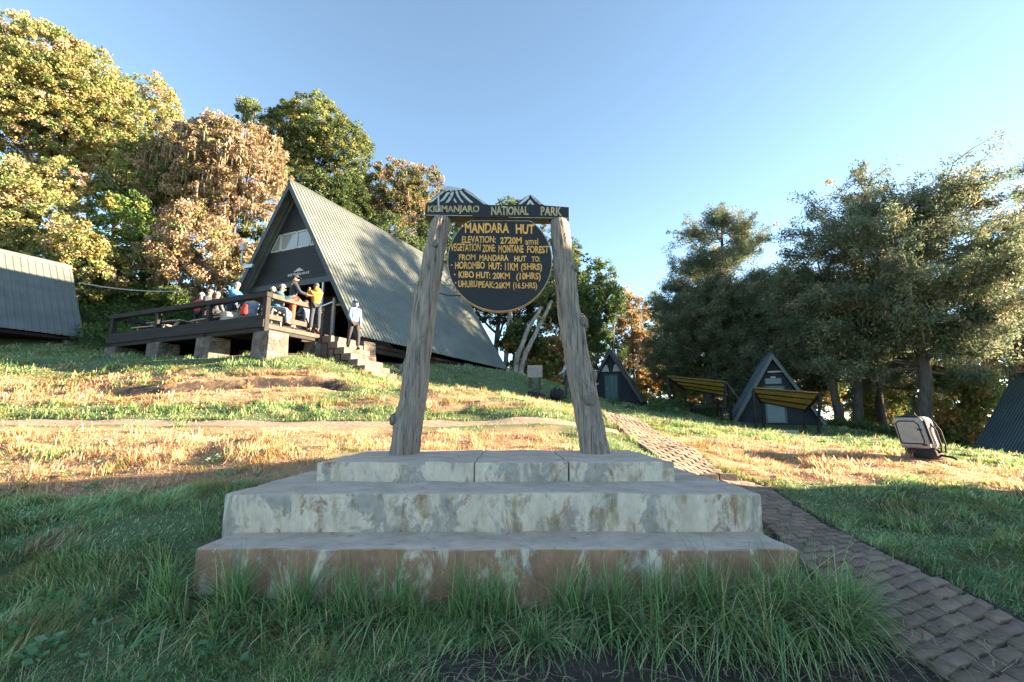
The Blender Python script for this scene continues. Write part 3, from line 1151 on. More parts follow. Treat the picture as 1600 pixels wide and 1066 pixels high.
# -- big dining hut
hut = tag(empty('dining_hut', HUT0, -AZ), 'largest A-frame hut, pale grey ribbed roof and open porch above the crowded deck', 'hut')
HWD, HHT, HLN = 4.27, 7.0, 13.1
aframe(hut, HWD, HHT, HLN, 0.20, 0.034, M['roof_big'], M['trim'], tw=0.17)
GY_ = 0.55
mb = MB()
mb.prism(gable_poly(HWD, HHT, 4.95, HHT, 0.24), GY_, GY_ + 0.1)
mb.prism(gable_poly(HWD, HHT, 2.72, 4.16, 0.24), GY_, GY_ + 0.1)
mb.build('gable_wall', M['wall_dark'], hut)
mb = MB()
mb.prism(gable_poly(HWD, HHT, 2.46, 2.70, 0.24), GY_ - 0.06, GY_ + 0.1)
mb.build('soffit_beam', M['trim'], hut)
mb = MB()
f_ = lambda z: HWD * (1 - z / HHT) - 0.26
zb, zt = 4.20, 4.91
cuts = [(-f_(zb), -f_(zt), -0.92, -0.92), (-0.84, -0.84, 0.02, 0.02), (0.08, 0.08, 0.78, 0.78), (0.86, 0.86, f_(zb), f_(zt))]
for a, b, c, d in cuts:
    w = MB()
    w.prism([(a + .045, zb + .045), (c - .045, zb + .045), (d - .045, zt - .045), (b + .045, zt - .045)], GY_ + 0.03, GY_ + 0.05)
    fr = MB()
    for p_, q_ in (((a, zb), (c, zb)), ((c, zb), (d, zt)), ((d, zt), (b, zt)), ((b, zt), (a, zb))):
        fr.beam((p_[0], GY_ + 0.035, p_[1]), (q_[0], GY_ + 0.035, q_[1]), 0.07, 0.055, (0, 1, 0))
    fo = fr.build('window', M['white_frame'], hut)
    w.build('pane', M['glass'], fo)
# white emblem: little mountain over illegible lettering strokes
mb = MB()
mb.prism([(0.02, 3.12), (0.62, 3.12), (0.46, 3.21), (0.36, 3.27), (0.28, 3.25), (0.18, 3.19)], GY_ - 0.008, GY_ - 0.002)
rg = np.random.default_rng(5)
x = -0.28
while x < 0.95:
    w_ = rg.uniform(0.03, 0.07)
    mb.box(x, x + w_, GY_ - 0.008, GY_ - 0.002, 2.94 + rg.uniform(0, .02), 3.05 + rg.uniform(-.02, .03))
    x += w_ + rg.uniform(0.02, 0.05)
mb.build('emblem', M['white_frame'], hut)
# porch inside
zf = FLOOR - HUT0[2]
mb = MB()
mb.box(-3.9, 3.9, 0.02, HLN - 0.4, zf - 0.14, zf - 0.012)
mb.build('floor', M['timber'], hut)
mb = MB()
yw = 2.4
mb.prism([(-3.85, zf), (0.55, zf), (0.55, zf + 2.1), (1.55, zf + 2.1), (1.55, zf), (3.85, zf), (HWD * (1 - 2.5 / HHT) - .3, 2.5), (-HWD * (1 - 2.5 / HHT) + .3, 2.5)], yw, yw + 0.1)
mb.build('porch_wall', M['wall_red'], hut)
mb = MB()
mb.prism(gable_poly(HWD, HHT, 0.0, HHT, 0.28), HLN - 0.5, HLN - 0.4)
mb.build('back_wall', M['wall_dark'], hut)
mb = MB()
for a, b in (((0.52, zf), (0.52, zf + 2.15)), ((1.58, zf), (1.58, zf + 2.15)), ((0.48, zf + 2.12), (1.62, zf + 2.12))):
    mb.beam((a[0], yw - 0.03, a[1]), (b[0], yw - 0.03, b[1]), 0.08, 0.08, (0, 1, 0))
df = mb.build('door_frame', M['timber_pale'], hut)
mb = MB()
mb.beam((2.65, 0.3, zf), (2.65, 0.3, zf + 1.75), 0.09, 0.09, (0, 1, 0))
mb.build('porch_post', M['timber_pale'], hut)
mb = MB()
mb.beam((2.0, 0.32, zf), (2.0, 0.32, zf + 2.46), 0.07, 0.07, (0, 1, 0))
mb.beam((2.05, 0.32, zf + 1.5), (2.6, 0.32, zf + 1.62), 0.05, 0.05, (0, 1, 0))
mb.build('porch_frame', M['metal_grey'], hut)
# stone piers carrying the hut
for x, y in ((HWD - 0.25, 0.5), (HWD - 0.3, 4.2), (HWD - 0.3, 8.3), (HWD - 0.35, 12.4), (-HWD + .3, 0.6), (-HWD + .3, 6)):
    q = HW(x, y)
    zg = h1(q[0], q[1]) - 0.25 - HUT0[2]
    if zg > -0.16: continue
    mb = MB()
    mb.hexa([(x - .36, y - .36, zg), (x + .36, y - .36, zg), (x + .36, y + .36, zg), (x - .36, y + .36, zg)],
            [(x - .31, y - .31, -0.15), (x + .31, y - .31, -0.15), (x + .31, y + .31, -0.15), (x - .31, y + .31, -0.15)])
    mb.build('pier', M['stone'], hut, bevel=0.02)
mb = MB()
mb.box(3.55, 3.8, 0.1, HLN - 0.6, -0.42, -0.16)
mb.box(-3.8, -3.55, 0.1, HLN - 0.6, -0.42, -0.16)
mb.build('bearer', M['timber'], hut)
# floodlight on a bracket at the left barge
fl = tag(empty('floodlight', HW(-2.05, -0.12, 3.45), -AZ), 'small white floodlight box on a bent bracket at left gable edge of the big hut', 'lamp')
mb = MB()
mb.box(-0.30, -0.06, -0.16, 0.0, 0.70, 1.02)
mb.build('lamp_box', M['white_frame'], fl, bevel=0.02)
mb = MB()
mb.tube([(-0.18, -0.08, 0.72), (-0.18, -0.08, 0.12), (-0.05, -0.06, 0.05), (0.55, -0.05, -0.02)], 0.035, 8)
mb.box(-0.02, 0.5, -0.09, -0.01, -0.12, 0.02)
mb.build('bracket', M['metal_grey'], fl)

# -- deck
deck = tag(empty('deck', HW(-0.3, -3.52, zf), -AZ), 'raised dark timber deck with railings on rough stone piers before the big hut', 'deck')


def DK(x, y, z): return (x + 0.3, y + 3.52, z)


XL, XR, YF, YB = -4.35, 3.74, -3.52, 0.0
mb = MB()
rg = np.random.default_rng(3)
nb_ = 26
for i in range(nb_):
    y0 = YF + (YB - YF) * i / nb_
    y1 = YF + (YB - YF) * (i + 1) / nb_ - 0.012
    mb.box(XL + 0.3, XR + 0.3, y0 + 3.52, y1 + 3.52, -0.045, rg.uniform(-.004, .004))
mb.build('floorboards', M['timber'], deck)
mb = MB()
mb.box(*[XL + 0.3, XR + 0.3], -0.05, 0.09, -0.30, -0.05)
mb.box(XR + 0.18, XR + 0.32, 0.1, 2.1, -0.30, -0.05)
mb.box(XL + 0.28, XL + 0.42, 0.1, 3.5, -0.30, -0.05)
for k in range(6):
    xx = XL + 0.9 + k * 1.35
    mb.box(xx, xx + 0.09, 0.1, 3.4, -0.26, -0.05)
mb.build('joists', M['timber'], deck)
mb = MB()
mb.box(XL + 0.25, XR + 0.36, -0.10, -0.055, -0.17, 0.06)
mb.build('fascia', M['timber'], deck)
mb = MB()
mb.box(XR + 0.325, XR + 0.37, -0.05, 2.15, -0.19, -0.06)
mb.build('side_fascia', M['timber_worn'], deck)
RH = 0.86
for t_ in (0, 2.62, 5.35, 8.05):
    x = XR + 0.3 - t_
    mb = MB()
    mb.box(x - 0.08, x + 0.08, -0.05, 0.10, -0.4, RH - 0.10)
    mb.build('railing_post', M['timber'], deck, bevel=0.008, seg=1)
for y in (2.15,):
    mb = MB()
    mb.box(XR + 0.22, XR + 0.36, y - 0.07, y + 0.07, -0.3, RH - 0.10)
    mb.build('railing_post', M['timber_worn'], deck, bevel=0.008, seg=1)
mb = MB()
mb.box(XL + 0.2, XR + 0.40, -0.075, 0.13, RH - 0.10, RH + 0.06)
mb.build('top_rail', M['timber'], deck, bevel=0.012, seg=1)
mb = MB()
mb.box(XL + 0.24, XR + 0.36, -0.045, 0.085, 0.075, 0.21)
mb.build('lower_rail', M['timber'], deck, bevel=0.01, seg=1)
mb = MB()
mb.box(XR + 0.20, XR + 0.38, 0.14, 2.24, RH - 0.10, RH + 0.05)
mb.build('top_rail', M['timber_worn'], deck, bevel=0.012, seg=1)
mb = MB()
mb.box(XR + 0.22, XR + 0.35, 0.11, 2.16, 0.10, 0.26)
mb.build('lower_rail', M['timber_worn'], deck, bevel=0.01, seg=1)
for y in (0.55, 1.05, 1.6):
    mb = MB()
    mb.box(XR + 0.28, XR + 0.32, y, y + 0.05, -0.06, 0.12)
    mb.build('baluster', M['timber_pale'], deck)
mb = MB()
mb.box(XL + 0.22, XL + 0.36, 0.135, 3.6, RH - 0.10, RH + 0.05)
mb.box(XL + 0.24, XL + 0.34, 0.11, 3.6, 0.08, 0.2)
mb.box(XL + 0.22, XL + 0.36, 3.6, 3.74, -0.3, RH + 0.05)
mb.build('end_rail', M['timber'], deck)
for px, x in ((425, XR + 0.02), (333, XR - 2.62), (257, XR - 5.25), (180, XR - 7.8)):
    q = HW(x, YF + 0.15)
    zg = h1(q[0], q[1]) - 0.25 - FLOOR
    lx, ly = x + 0.3, 0.22
    mb = MB()
    w0 = 0.36
    mb.hexa([(lx - w0, ly - .36, zg), (lx + w0, ly - .36, zg), (lx + w0, ly + .40, zg), (lx - w0, ly + .40, zg)],
            [(lx - w0 + .02, ly - .33, -0.305), (lx + w0 - .02, ly - .33, -0.305), (lx + w0 - .02, ly + .38, -0.305), (lx - w0 + .02, ly + .38, -0.305)])
    mb.build('pier', M['stone'], deck, bevel=0.02)
for x, y in ((XR - 0.2, 2.2), (XR - 4, 2.6)):
    q = HW(x, y - 3.52)
    zg = h1(q[0], q[1]) - 0.25 - FLOOR
    mb = MB()
    mb.hexa([(x + .3 - .3, y - .3, zg), (x + .6, y - .3, zg), (x + .6, y + .3, zg), (x, y + .3, zg)],
            [(x + .05, y - .25, -0.305), (x + .55, y - .25, -0.305), (x + .55, y + .25, -0.305), (x + .05, y + .25, -0.305)])
    mb.build('pier', M['stone'], deck, bevel=0.02)

# -- stairs down from the deck
st = tag(empty('stairs', HW(XR, -0.72, zf - 1.5), -AZ), 'pinkish concrete steps leading down to the right from the deck', 'stairs')
for k in range(7):
    mb = MB()
    zt_ = 1.5 - 0.10 - 0.22 * k
    x0 = 0.08 + 0.33 * k
    yo = -0.03 * k
    mb.box(x0, x0 + 0.42, -0.62 + yo, 0.62 + yo, zt_ - 0.235, zt_)
    if k < 4: mb.box(x0 - 0.02, x0 + 0.2, -0.56 + yo, 0.56 + yo, zt_ - 0.9, zt_ - 0.24)
    mb.build('step', M['step_stone'], st, bevel=0.015)


# -- small A-frame huts
def small_hut(root, ln=4.6, roofm=None, trimm=None, wallm=None, doorm=None, per=0.2, logo=False, ground_drop=0.0, hw=2.3, ht=3.9):
    aframe(root, hw, ht, ln, per, 0.025, roofm, trimm, tw=0.16, ff=0.5)
    yg = 0.42
    mb = MB()
    mb.prism(gable_poly(hw, ht, 0.0, ht, 0.2), yg, yg + 0.1)
    mb.build('gable_wall', wallm, root)
    mb = MB()
    mb.prism(gable_poly(hw, ht, 0.0, ht, 0.2), ln - 0.5, ln - 0.4)
    mb.build('back_wall', wallm, root)
    mb = MB()
    mb.box(-hw + 0.25, hw - 0.25, 0.12, ln - 0.3, -0.16, -0.01)
    mb.build('floor', M['timber'], root)
    if doorm:
        mb = MB()
        mb.box(-0.42, 0.42, yg - 0.05, yg - 0.005, 0.06, 1.98)
        d = mb.build('door', doorm, root)
        mb = MB()
        mb.tube([(-0.32, yg - 0.06, 1.0), (-0.32, yg - 0.10, 1.0)], 0.03, 8)
        mb.build('handle', M['metal_grey'], d)
        mb = MB()
        for a, b in (((-0.47, 0.02), (-0.47, 2.05)), ((0.47, 0.02), (0.47, 2.05)), ((-0.51, 2.03), (0.51, 2.03))):
            mb.beam((a[0], yg - 0.04, a[1]), (b[0], yg - 0.04, b[1]), 0.09, 0.07, (0, 1, 0))
        mb.build('door_frame', trimm, root)
    for sx in (-1, 1):
        for y in (0.5, ln - 0.6):
            a_ = root.rotation_euler[2]
            wx = root.location[0] + sx * (hw - .5) * math.cos(a_) - y * math.sin(a_)
            wy = root.location[1] + sx * (hw - .5) * math.sin(a_) + y * math.cos(a_)
            zg = h1(wx, wy) - 0.2 - root.location[2]
            if zg < -0.18:
                mb = MB()
                mb.box(sx * (hw - .5) - .18, sx * (hw - .5) + .18, y - .18, y + .18, zg, -0.165)
                mb.build('pier', M['stone'], root)
    return yg


A20 = math.radians(20)
q = P(952, 546, 35)
hA = tag(empty('cabin', (q[0], q[1], q[2] - 3.9), -A20), 'small dark A-frame cabin with a teal door, beside the right log post', 'hut', 'small A-frame cabins')
yg = small_hut(hA, 4.6, M['roof_small'], M['trim'], M['wall_vert'], M['door_teal'], 0.2)
mb = MB()
for s in (-1, 1):
    mb.prism([(s * 0.12, 2.28), (s * 0.72, 2.28), (s * 0.42, 2.78), (s * 0.28, 2.80)], yg - 0.03, yg - 0.004)
mb.build('gable_window', M['white_frame'], hA)
mb = MB()
mb.beam((-1.25, yg - 0.03, 1.25), (-0.95, yg - 0.03, 1.42), 0.03, 0.12, (0, 0, 1))
mb.build('name_plate', M['white_frame'], hA)
q = P(1206, 551, 26)
hB = tag(empty('cabin', (q[0], q[1], q[2] - 3.9), -A20), 'navy A-frame cabin with pale blue door behind the right yellow-roofed shelter', 'hut', 'small A-frame cabins')
yg = small_hut(hB, 4.6, M['roof_blue'], M['trim_pale'], M['wall_vert'], M['door_blue'], 0.2)
mb = MB()
mb.box(-0.40, 0.40, yg - 0.04, yg - 0.006, 2.2, 2.5)
mb.build('gable_window', M['door_blue'], hB)
mb = MB()
mb.box(-0.25, 0.5, yg - 0.12, yg - 0.05, 2.82, 2.90)
mb.box(-0.12, 0.12, yg - 0.10, yg - 0.045, 2.52, 2.60)
mb.build('strip_lamp', M['white_frame'], hB)
mb = MB()
mb.box(-0.6, 0.7, -1.1, -0.7, -0.45, -0.30)
mb.box(-0.7, 0.8, -0.7, 0.05, -0.30, -0.14)
mb.build('door_step', M['timber'], hB)

q = P(1512, 715, 23.5)
a_ = math.radians(16)
pr = np.array([q[0] + 2.3 * math.cos(a_), q[1] - 2.3 * math.sin(a_), q[2]])
ln = 6.0
org = pr - np.array([math.sin(a_), math.cos(a_), 0]) * ln
hC = tag(empty('cabin', org, -a_), 'blue grey ribbed A-frame roof cut off by the right picture edge', 'hut', 'small A-frame cabins')
small_hut(hC, ln, M['roof_blue'], M['trim'], M['wall_vert'], M['door_blue'], 0.2)
q = P(140, 529, 23.0)
a_ = math.radians(24.5)
pr = np.array([q[0] - 2.3 * math.cos(a_), q[1] + 2.3 * math.sin(a_), q[2]])
ln = 7.5
org = pr - np.array([math.sin(a_), math.cos(a_), 0]) * ln
hD = tag(empty('cabin', org, -a_), 'smooth grey seamed A-frame roof at the left picture edge below the forest', 'hut', 'small A-frame cabins')
small_hut(hD, ln, M['roof_left'], M['roof_left'], M['wall_vert'], M['door_teal'], 0.27)

# the hut to the right of the frame that throws the big shadow over the lawn
hE = tag(empty('cabin', (14.6, -4.4, h1(17.5, 2) + 0.1), math.radians(-15)), 'tall dark A-frame hut standing beyond the right frame edge', 'hut')
small_hut(hE, 11.6, M['roof_small'], M['trim'], M['wall_vert'], M['door_teal'], 0.3, hw=4.2, ht=7.0)


# -- open shelters
def shelter(root, wl, wr, yf, yb, zf_, zb_, legs):
    """mono-pitch ribbed sheet, high edge to the front (local -y)"""
    mb = MB()
    n = 24
    vs = []
    for i in range(n * 4 + 1):
        x = wl + (wr - wl) * i / (n * 4)
        dz = 0.018 * math.sin(i * math.pi / 2)
        vs += [(x, yf, zf_ + dz), (x, yb, zb_ + dz)]
    mb.add(vs, [(2 * i, 2 * i + 1, 2 * i + 3, 2 * i + 2) for i in range(n * 4)])
    mb.build('roof_sheet', M['sheet'], root)
    mb = MB()
    for k in range(4):
        f_ = k / 3
        y, z = yf + (yb - yf) * (0.04 + 0.92 * f_), zf_ + (zb_ - zf_) * (0.04 + 0.92 * f_) - 0.06
        mb.beam((wl, y, z), (wr, y, z), 0.06, 0.07)
    for x in (wl + 0.05, wr - 0.05):
        mb.beam((x, yf, zf_ - 0.12), (x, yb, zb_ - 0.12), 0.06, 0.09)
    mb.build('rafter', M['timber'], root)
    for x, y, zt in legs:
        mb = MB()
        a = root.rotation_euler[2]
        wx = root.location[0] + x * math.cos(a) - y * math.sin(a)
        wy = root.location[1] + x * math.sin(a) + y * math.cos(a)
        mb.beam((x, y, h1(wx, wy) - 0.2 - root.location[2]), (x, y, zt), 0.09, 0.09, (0, 1, 0))
        mb.build('post', M['timber'], root)


def shelter_from_pixels(label, fl, fr, bl, br, posts):
    """corner rays: front/back left/right as (px,py,depth)"""
    c = {k: P(*v) for k, v in dict(fl=fl, fr=fr, bl=bl, br=br).items()}
    base = (c['fl'] + c['fr']) / 2
    base[2] = h1(base[0], base[1])
    root = tag(empty('shelter', base), label, 'shelter', 'open lean-to shelters')
    L = {k: v - base for k, v in c.items()}
    n = 22
    mb = MB()
    vs = []
    for i in range(n * 4 + 1):
        f_ = i / (n * 4)
        up = np.array([0, 0, 0.02 * math.sin(i * math.pi / 2)])
        vs += [L['fl'] * (1 - f_) + L['fr'] * f_ + up, L['bl'] * (1 - f_) + L['br'] * f_ + up]
    mb.add(vs, [(2 * i, 2 * i + 1, 2 * i + 3, 2 * i + 2) for i in range(n * 4)])
    rs = mb.build('roof_sheet', M['sheet'], root)
    so = rs.modifiers.new('t', 'SOLIDIFY')
    so.thickness = 0.006
    mb = MB()
    dn = np.array([0, 0, -0.07])
    for f_ in (0.03, 0.34, 0.66, 0.97):
        a = L['fl'] * (1 - f_) + L['bl'] * f_ + dn
        b = L['fr'] * (1 - f_) + L['br'] * f_ + dn
        mb.beam(a, b, 0.06, 0.07)
    for a, b in (('fl', 'bl'), ('fr', 'br')):
        mb.beam(L[a] + dn * 1.9, L[b] + dn * 1.9, 0.07, 0.1)
    mb.build('rafter', M['timber'], root)
    for key, (dx, dy) in posts.items():
        top = L[key] + dn * 2.4
        w = top + base + np.array([dx, dy, 0])
        mb = MB()
        mb.beam((top[0] + dx, top[1] + dy, h1(w[0], w[1]) - 0.2 - base[2]), tuple(top), 0.1, 0.1, (0, 1, 0))
        mb.build('post', M['timber'], root)
    return root, L


shB, L = shelter_from_pixels('right open shelter with yellow ribbed roof in front of the navy cabin',
                             (1176, 605, 23.0), (1280, 613, 22.5), (1190, 627, 25.0), (1257, 640, 24.6),
                             {'fl': (0.0, 0.0), 'fr': (-0.28, 0), 'br': (-0.1, 0), 'bl': (0, 0)})
shA, L = shelter_from_pixels('left open shelter with yellow ribbed roof between the two small cabins',
                             (1042, 587, 25.5), (1134, 596, 25.0), (1070, 606, 27.6), (1140, 619, 27.2),
                             {'fl': (0.2, 0.0), 'fr': (-0.4, 0), 'br': (0, 0), 'bl': (0, 0)})
mb = MB()
a = P(1134, 596, 24.9) - np.array(shA.location)
b = P(1158, 628, 24.7) - np.array(shA.location)
mb.beam(a, b, 0.06, 0.06)
mb.build('brace', M['timber_worn'], shA)
# a picnic table under the left shelter
def picnic_table(loc, rz, label, m, top=True):
    r = tag(empty('picnic_table', loc, rz), label, 'table')
    mb = MB()
    for k in range(4): mb.box(-0.9, 0.9, -0.36 + k * 0.185, -0.19 + k * 0.185, 0.70, 0.74)
    mb.build('table_top', m, r)
    for s in (-1, 1):
        mb = MB()
        mb.box(-0.9, 0.9, s * 0.72 - 0.13, s * 0.72 + 0.13, 0.42, 0.46)
        mb.build('bench', m, r)
    for x in (-0.68, 0.68):
        mb = MB()
        mb.beam((x, -0.62, 0), (x, -0.22, 0.70), 0.08, 0.09, (1, 0, 0))
        mb.beam((x, 0.62, 0), (x, 0.22, 0.70), 0.08, 0.09, (1, 0, 0))
        mb.box(x + 0.041, x + 0.08, -0.8, 0.8, 0.34, 0.42)
        mb.build('leg', m, r)
    return r


q = P(1103, 645, 26.2)
picnic_table((q[0], q[1], h1(q[0], q[1])), math.radians(-12), 'dark picnic table under the left yellow-roofed shelter', M['timber'])
q = HW(-2.9, -2.3)
picnic_table((q[0], q[1], FLOOR + 0.006), -AZ + math.radians(4), 'pale picnic table at the empty left end of the deck', M['timber_pale'])
q = HW(0.55, -2.35)
picnic_table((q[0], q[1], FLOOR + 0.006), -AZ - math.radians(3), 'pale picnic table in the crowded middle of the deck', M['timber_pale'])
# white chair at the deck corner
q = HW(3.05, -2.75)
ch = tag(empty('chair', (q[0], q[1], FLOOR + 0.006), -AZ + math.radians(-60)), 'white wooden chair behind the right corner of the deck railing', 'chair')
mb = MB()
mb.box(-0.23, 0.23, -0.23, 0.23, 0.40, 0.45)
mb.build('seat', M['white_frame'], ch, bevel=0.01, seg=1)
for x in (-0.2, 0.2):
    for y in (-0.2, 0.2):
        mb = MB()
        mb.box(x - 0.03, x + 0.03, y - 0.03, y + 0.03, 0, 0.395 if y < 0 else 0.40)
        mb.build('leg', M['white_frame'], ch)
mb = MB()
mb.box(-0.24, -0.18, 0.235, 0.275, 0.0, 0.92)
mb.box(0.18, 0.24, 0.235, 0.275, 0.0, 0.92)
for z in (0.55, 0.72, 0.87): mb.box(-0.178, 0.178, 0.24, 0.27, z, z + 0.07)
mb.build('backrest', M['white_frame'], ch)
# white tub
q = HW(1.35, -2.95)
tb = tag(empty('tub', (q[0], q[1], FLOOR + 0.006)), 'white plastic tub standing behind the deck railing by the blue beanie person', 'tub')
mb = MB()
mb.tube([(0, 0, 0.0), (0, 0, 0.25), (0, 0, 0.52), (0, 0, 0.56)], [0.24, 0.27, 0.30, 0.32], 20)
mb.build('tub_body', M['white_frame'], tb, True)
mb = MB()
mb.tube([(0.3 * math.cos(a), 0.3 * math.sin(a), 0.575) for a in np.linspace(0, 2 * math.pi, 25)], 0.015, 6, False)
mb.build('tub_rim', M['white_frame'], tb, True)

# cables
mb = MB()
a, b = P(124, 442, 23.5), P(290, 455, 25.5)
mb.tube([a + (b - a) * f - np.array([0, 0, 0.35 * 4 * f * (1 - f) * 0.5]) for f in np.linspace(0, 1, 12)], 0.028, 6)
cb_ = mb.build('cable', M['wire_pale'])
tag(cb_, 'pale cable strung from the left grey roof towards the trees', 'cable')
mb = MB()
a, b = HW(-3.9, -0.15, 1.35), HW(-1.9, -0.3, 0.9)
mb.tube([a, a + (b - a) * 0.3 + np.array([0, 0, .12]), b], 0.02, 6)
mb.tube([HW(-2.5, 0.1, 3.3), HW(-3.0, 0.0, 2.2), HW(-3.75, -0.05, 0.9)], 0.018, 6)
tag(mb.build('cable', M['wire_pale']), 'thin wire drooping at the left edge of the big hut porch', 'cable')

# little wooden notice
q = P(836, 607, 20.8)
q[2] = h1(q[0], q[1])
nt = tag(empty('notice_board', q, math.radians(-8)), 'blank weathered notice board on two short legs near the duffels', 'sign')
mb = MB()
for k in range(4): mb.box(-0.33, 0.33, -0.02, 0.02, 0.52 + k * 0.135, 0.65 + k * 0.135)
mb.build('board', M['timber_pale'], nt)
for x in (-0.22, 0.2):
    mb = MB()
    mb.box(x - 0.06, x + 0.06, 0.022, 0.09, -0.2, 1.0)
    mb.build('leg', M['timber_worn'], nt)

# ------------------------------------------------------------------ trees
def unit(v): return v / (np.linalg.norm(v, axis=-1, keepdims=True) + 1e-9)


def leaf_quads(c, ln, wd, rng, bias=None, droop=0.0):
    """one folded diamond leaf (4 verts) at every centre c; ln, wd arrays"""
    n = len(c)
    a = rng.normal(size=(n, 3))
    if bias is not None: a = unit(a) * 0.8 + bias
    a[:, 2] -= droop
    a = unit(a)
    b = unit(np.cross(a, rng.normal(size=(n, 3))))
    nn = np.cross(a, b)
    V = np.empty((n, 4, 3))
    V[:, 0] = c - a * ln[:, None] * 0.5
    V[:, 2] = c + a * ln[:, None] * 0.5
    V[:, 1] = c + b * wd[:, None] * 0.5 + nn * wd[:, None] * 0.12
    V[:, 3] = c - b * wd[:, None] * 0.5 + nn * wd[:, None] * 0.12
    return V.reshape(-1, 3)


def q4(n): return np.arange(n * 4).reshape(n, 4)


def pick(pal, n, rng):
    pal = np.array(pal)
    w = pal[:, 3] / pal[:, 3].sum()
    i = rng.choice(len(pal), n, p=w)
    return pal[i, :3]


GREEN = [(0.083, 0.165, 0.048, 3), (0.132, 0.209, 0.056, 3), (0.209, 0.242, 0.063, 2), (0.308, 0.264, 0.077, 1.2), (0.061, 0.121, 0.042, 2)]
OLIVE = [(0.192, 0.240, 0.085, 3), (0.288, 0.282, 0.104, 3), (0.408, 0.324, 0.152, 2), (0.120, 0.186, 0.076, 2), (0.480, 0.336, 0.247, 1.2)]
BROWN = [(0.286, 0.204, 0.126, 3), (0.352, 0.259, 0.174, 3), (0.231, 0.171, 0.090, 2), (0.187, 0.187, 0.072, 1.8), (0.440, 0.330, 0.240, 1.2)]
DARK = [(.042, .082, .032, 3), (.068, .11, .038, 3), (.105, .135, .045, 2), (.18, .165, .060, .9)]
GOLD = [(0.374, 0.220, 0.075, 3), (0.462, 0.286, 0.112, 2), (0.264, 0.209, 0.068, 2), (0.176, 0.176, 0.053, 1)]
CEDAR = [(0.097, 0.136, 0.083, 3), (0.146, 0.190, 0.109, 3), (0.211, 0.230, 0.141, 1.8), (0.356, 0.297, 0.176, 0.9)]
FERN = [(.045, .12, .030, 3), (.075, .17, .035, 2), (.13, .20, .05, 1)]
LICHEN = np.array([.28, .25, .18])


def clump_leaves(cc, cr, per, size, pal, rng, flat_=1.0, narrow=0.55, out=None):
    """cc (k,3) clump centres, cr (k,) radii -> leaf verts + colours"""
    k = len(cc)
    n = k * per
    d = unit(rng.normal(size=(n, 3))) * (rng.random((n, 1)) ** 0.45)
    d[:, 2] *= flat_
    ci = np.repeat(np.arange(k), per)
    c = cc[ci] + d * cr[ci][:, None]
    ln = size * rng.uniform(0.65, 1.35, n)
    V = leaf_quads(c, ln, ln * narrow * rng.uniform(0.8, 1.2, n), rng, None if out is None else out[ci] * 0.5)
    colc = pick(pal, k, rng)[ci]
    coll = pick(pal, n, rng)
    col = (colc * 0.74 + coll * 0.26) * rng.uniform(0.75, 1.25, (n, 1))
    return V, np.repeat(col, 4, axis=0)


def strands(tops, lens, rng, w=0.09):
    """hanging lichen: tapered crossed blades"""
    n = len(tops)
    a = rng.uniform(0, math.pi, n)
    d = np.c_[np.cos(a), np.sin(a), np.zeros(n)] * (w * rng.uniform(.5, 1.3, n))[:, None]
    sw = rng.normal(0, .06, (n, 3))
    sw[:, 2] = 0
    V = np.empty((n, 4, 3))
    V[:, 0] = tops - d
    V[:, 1] = tops + d
    V[:, 2] = tops + d * 0.15 + sw - np.c_[np.zeros(n), np.zeros(n), lens]
    V[:, 3] = tops - d * 0.15 + sw - np.c_[np.zeros(n), np.zeros(n), lens]
    col = LICHEN * rng.uniform(0.6, 1.25, (n, 1))
    return V.reshape(-1, 3), np.repeat(col, 4, axis=0)


def bent(a, b, n, amp, rng, sag=0.0):
    a, b = np.array(a, float), np.array(b, float)
    f = np.linspace(0, 1, n)[:, None]
    p = a + (b - a) * f
    o1, o2 = rng.normal(0, amp, 3), rng.normal(0, amp, 3)
    p = p + np.sin(f * math.pi) * o1 + np.sin(f * 2 * math.pi) * o2 * 0.5
    p[:, 2] += np.sin(f[:, 0] * math.pi) * sag
    return p


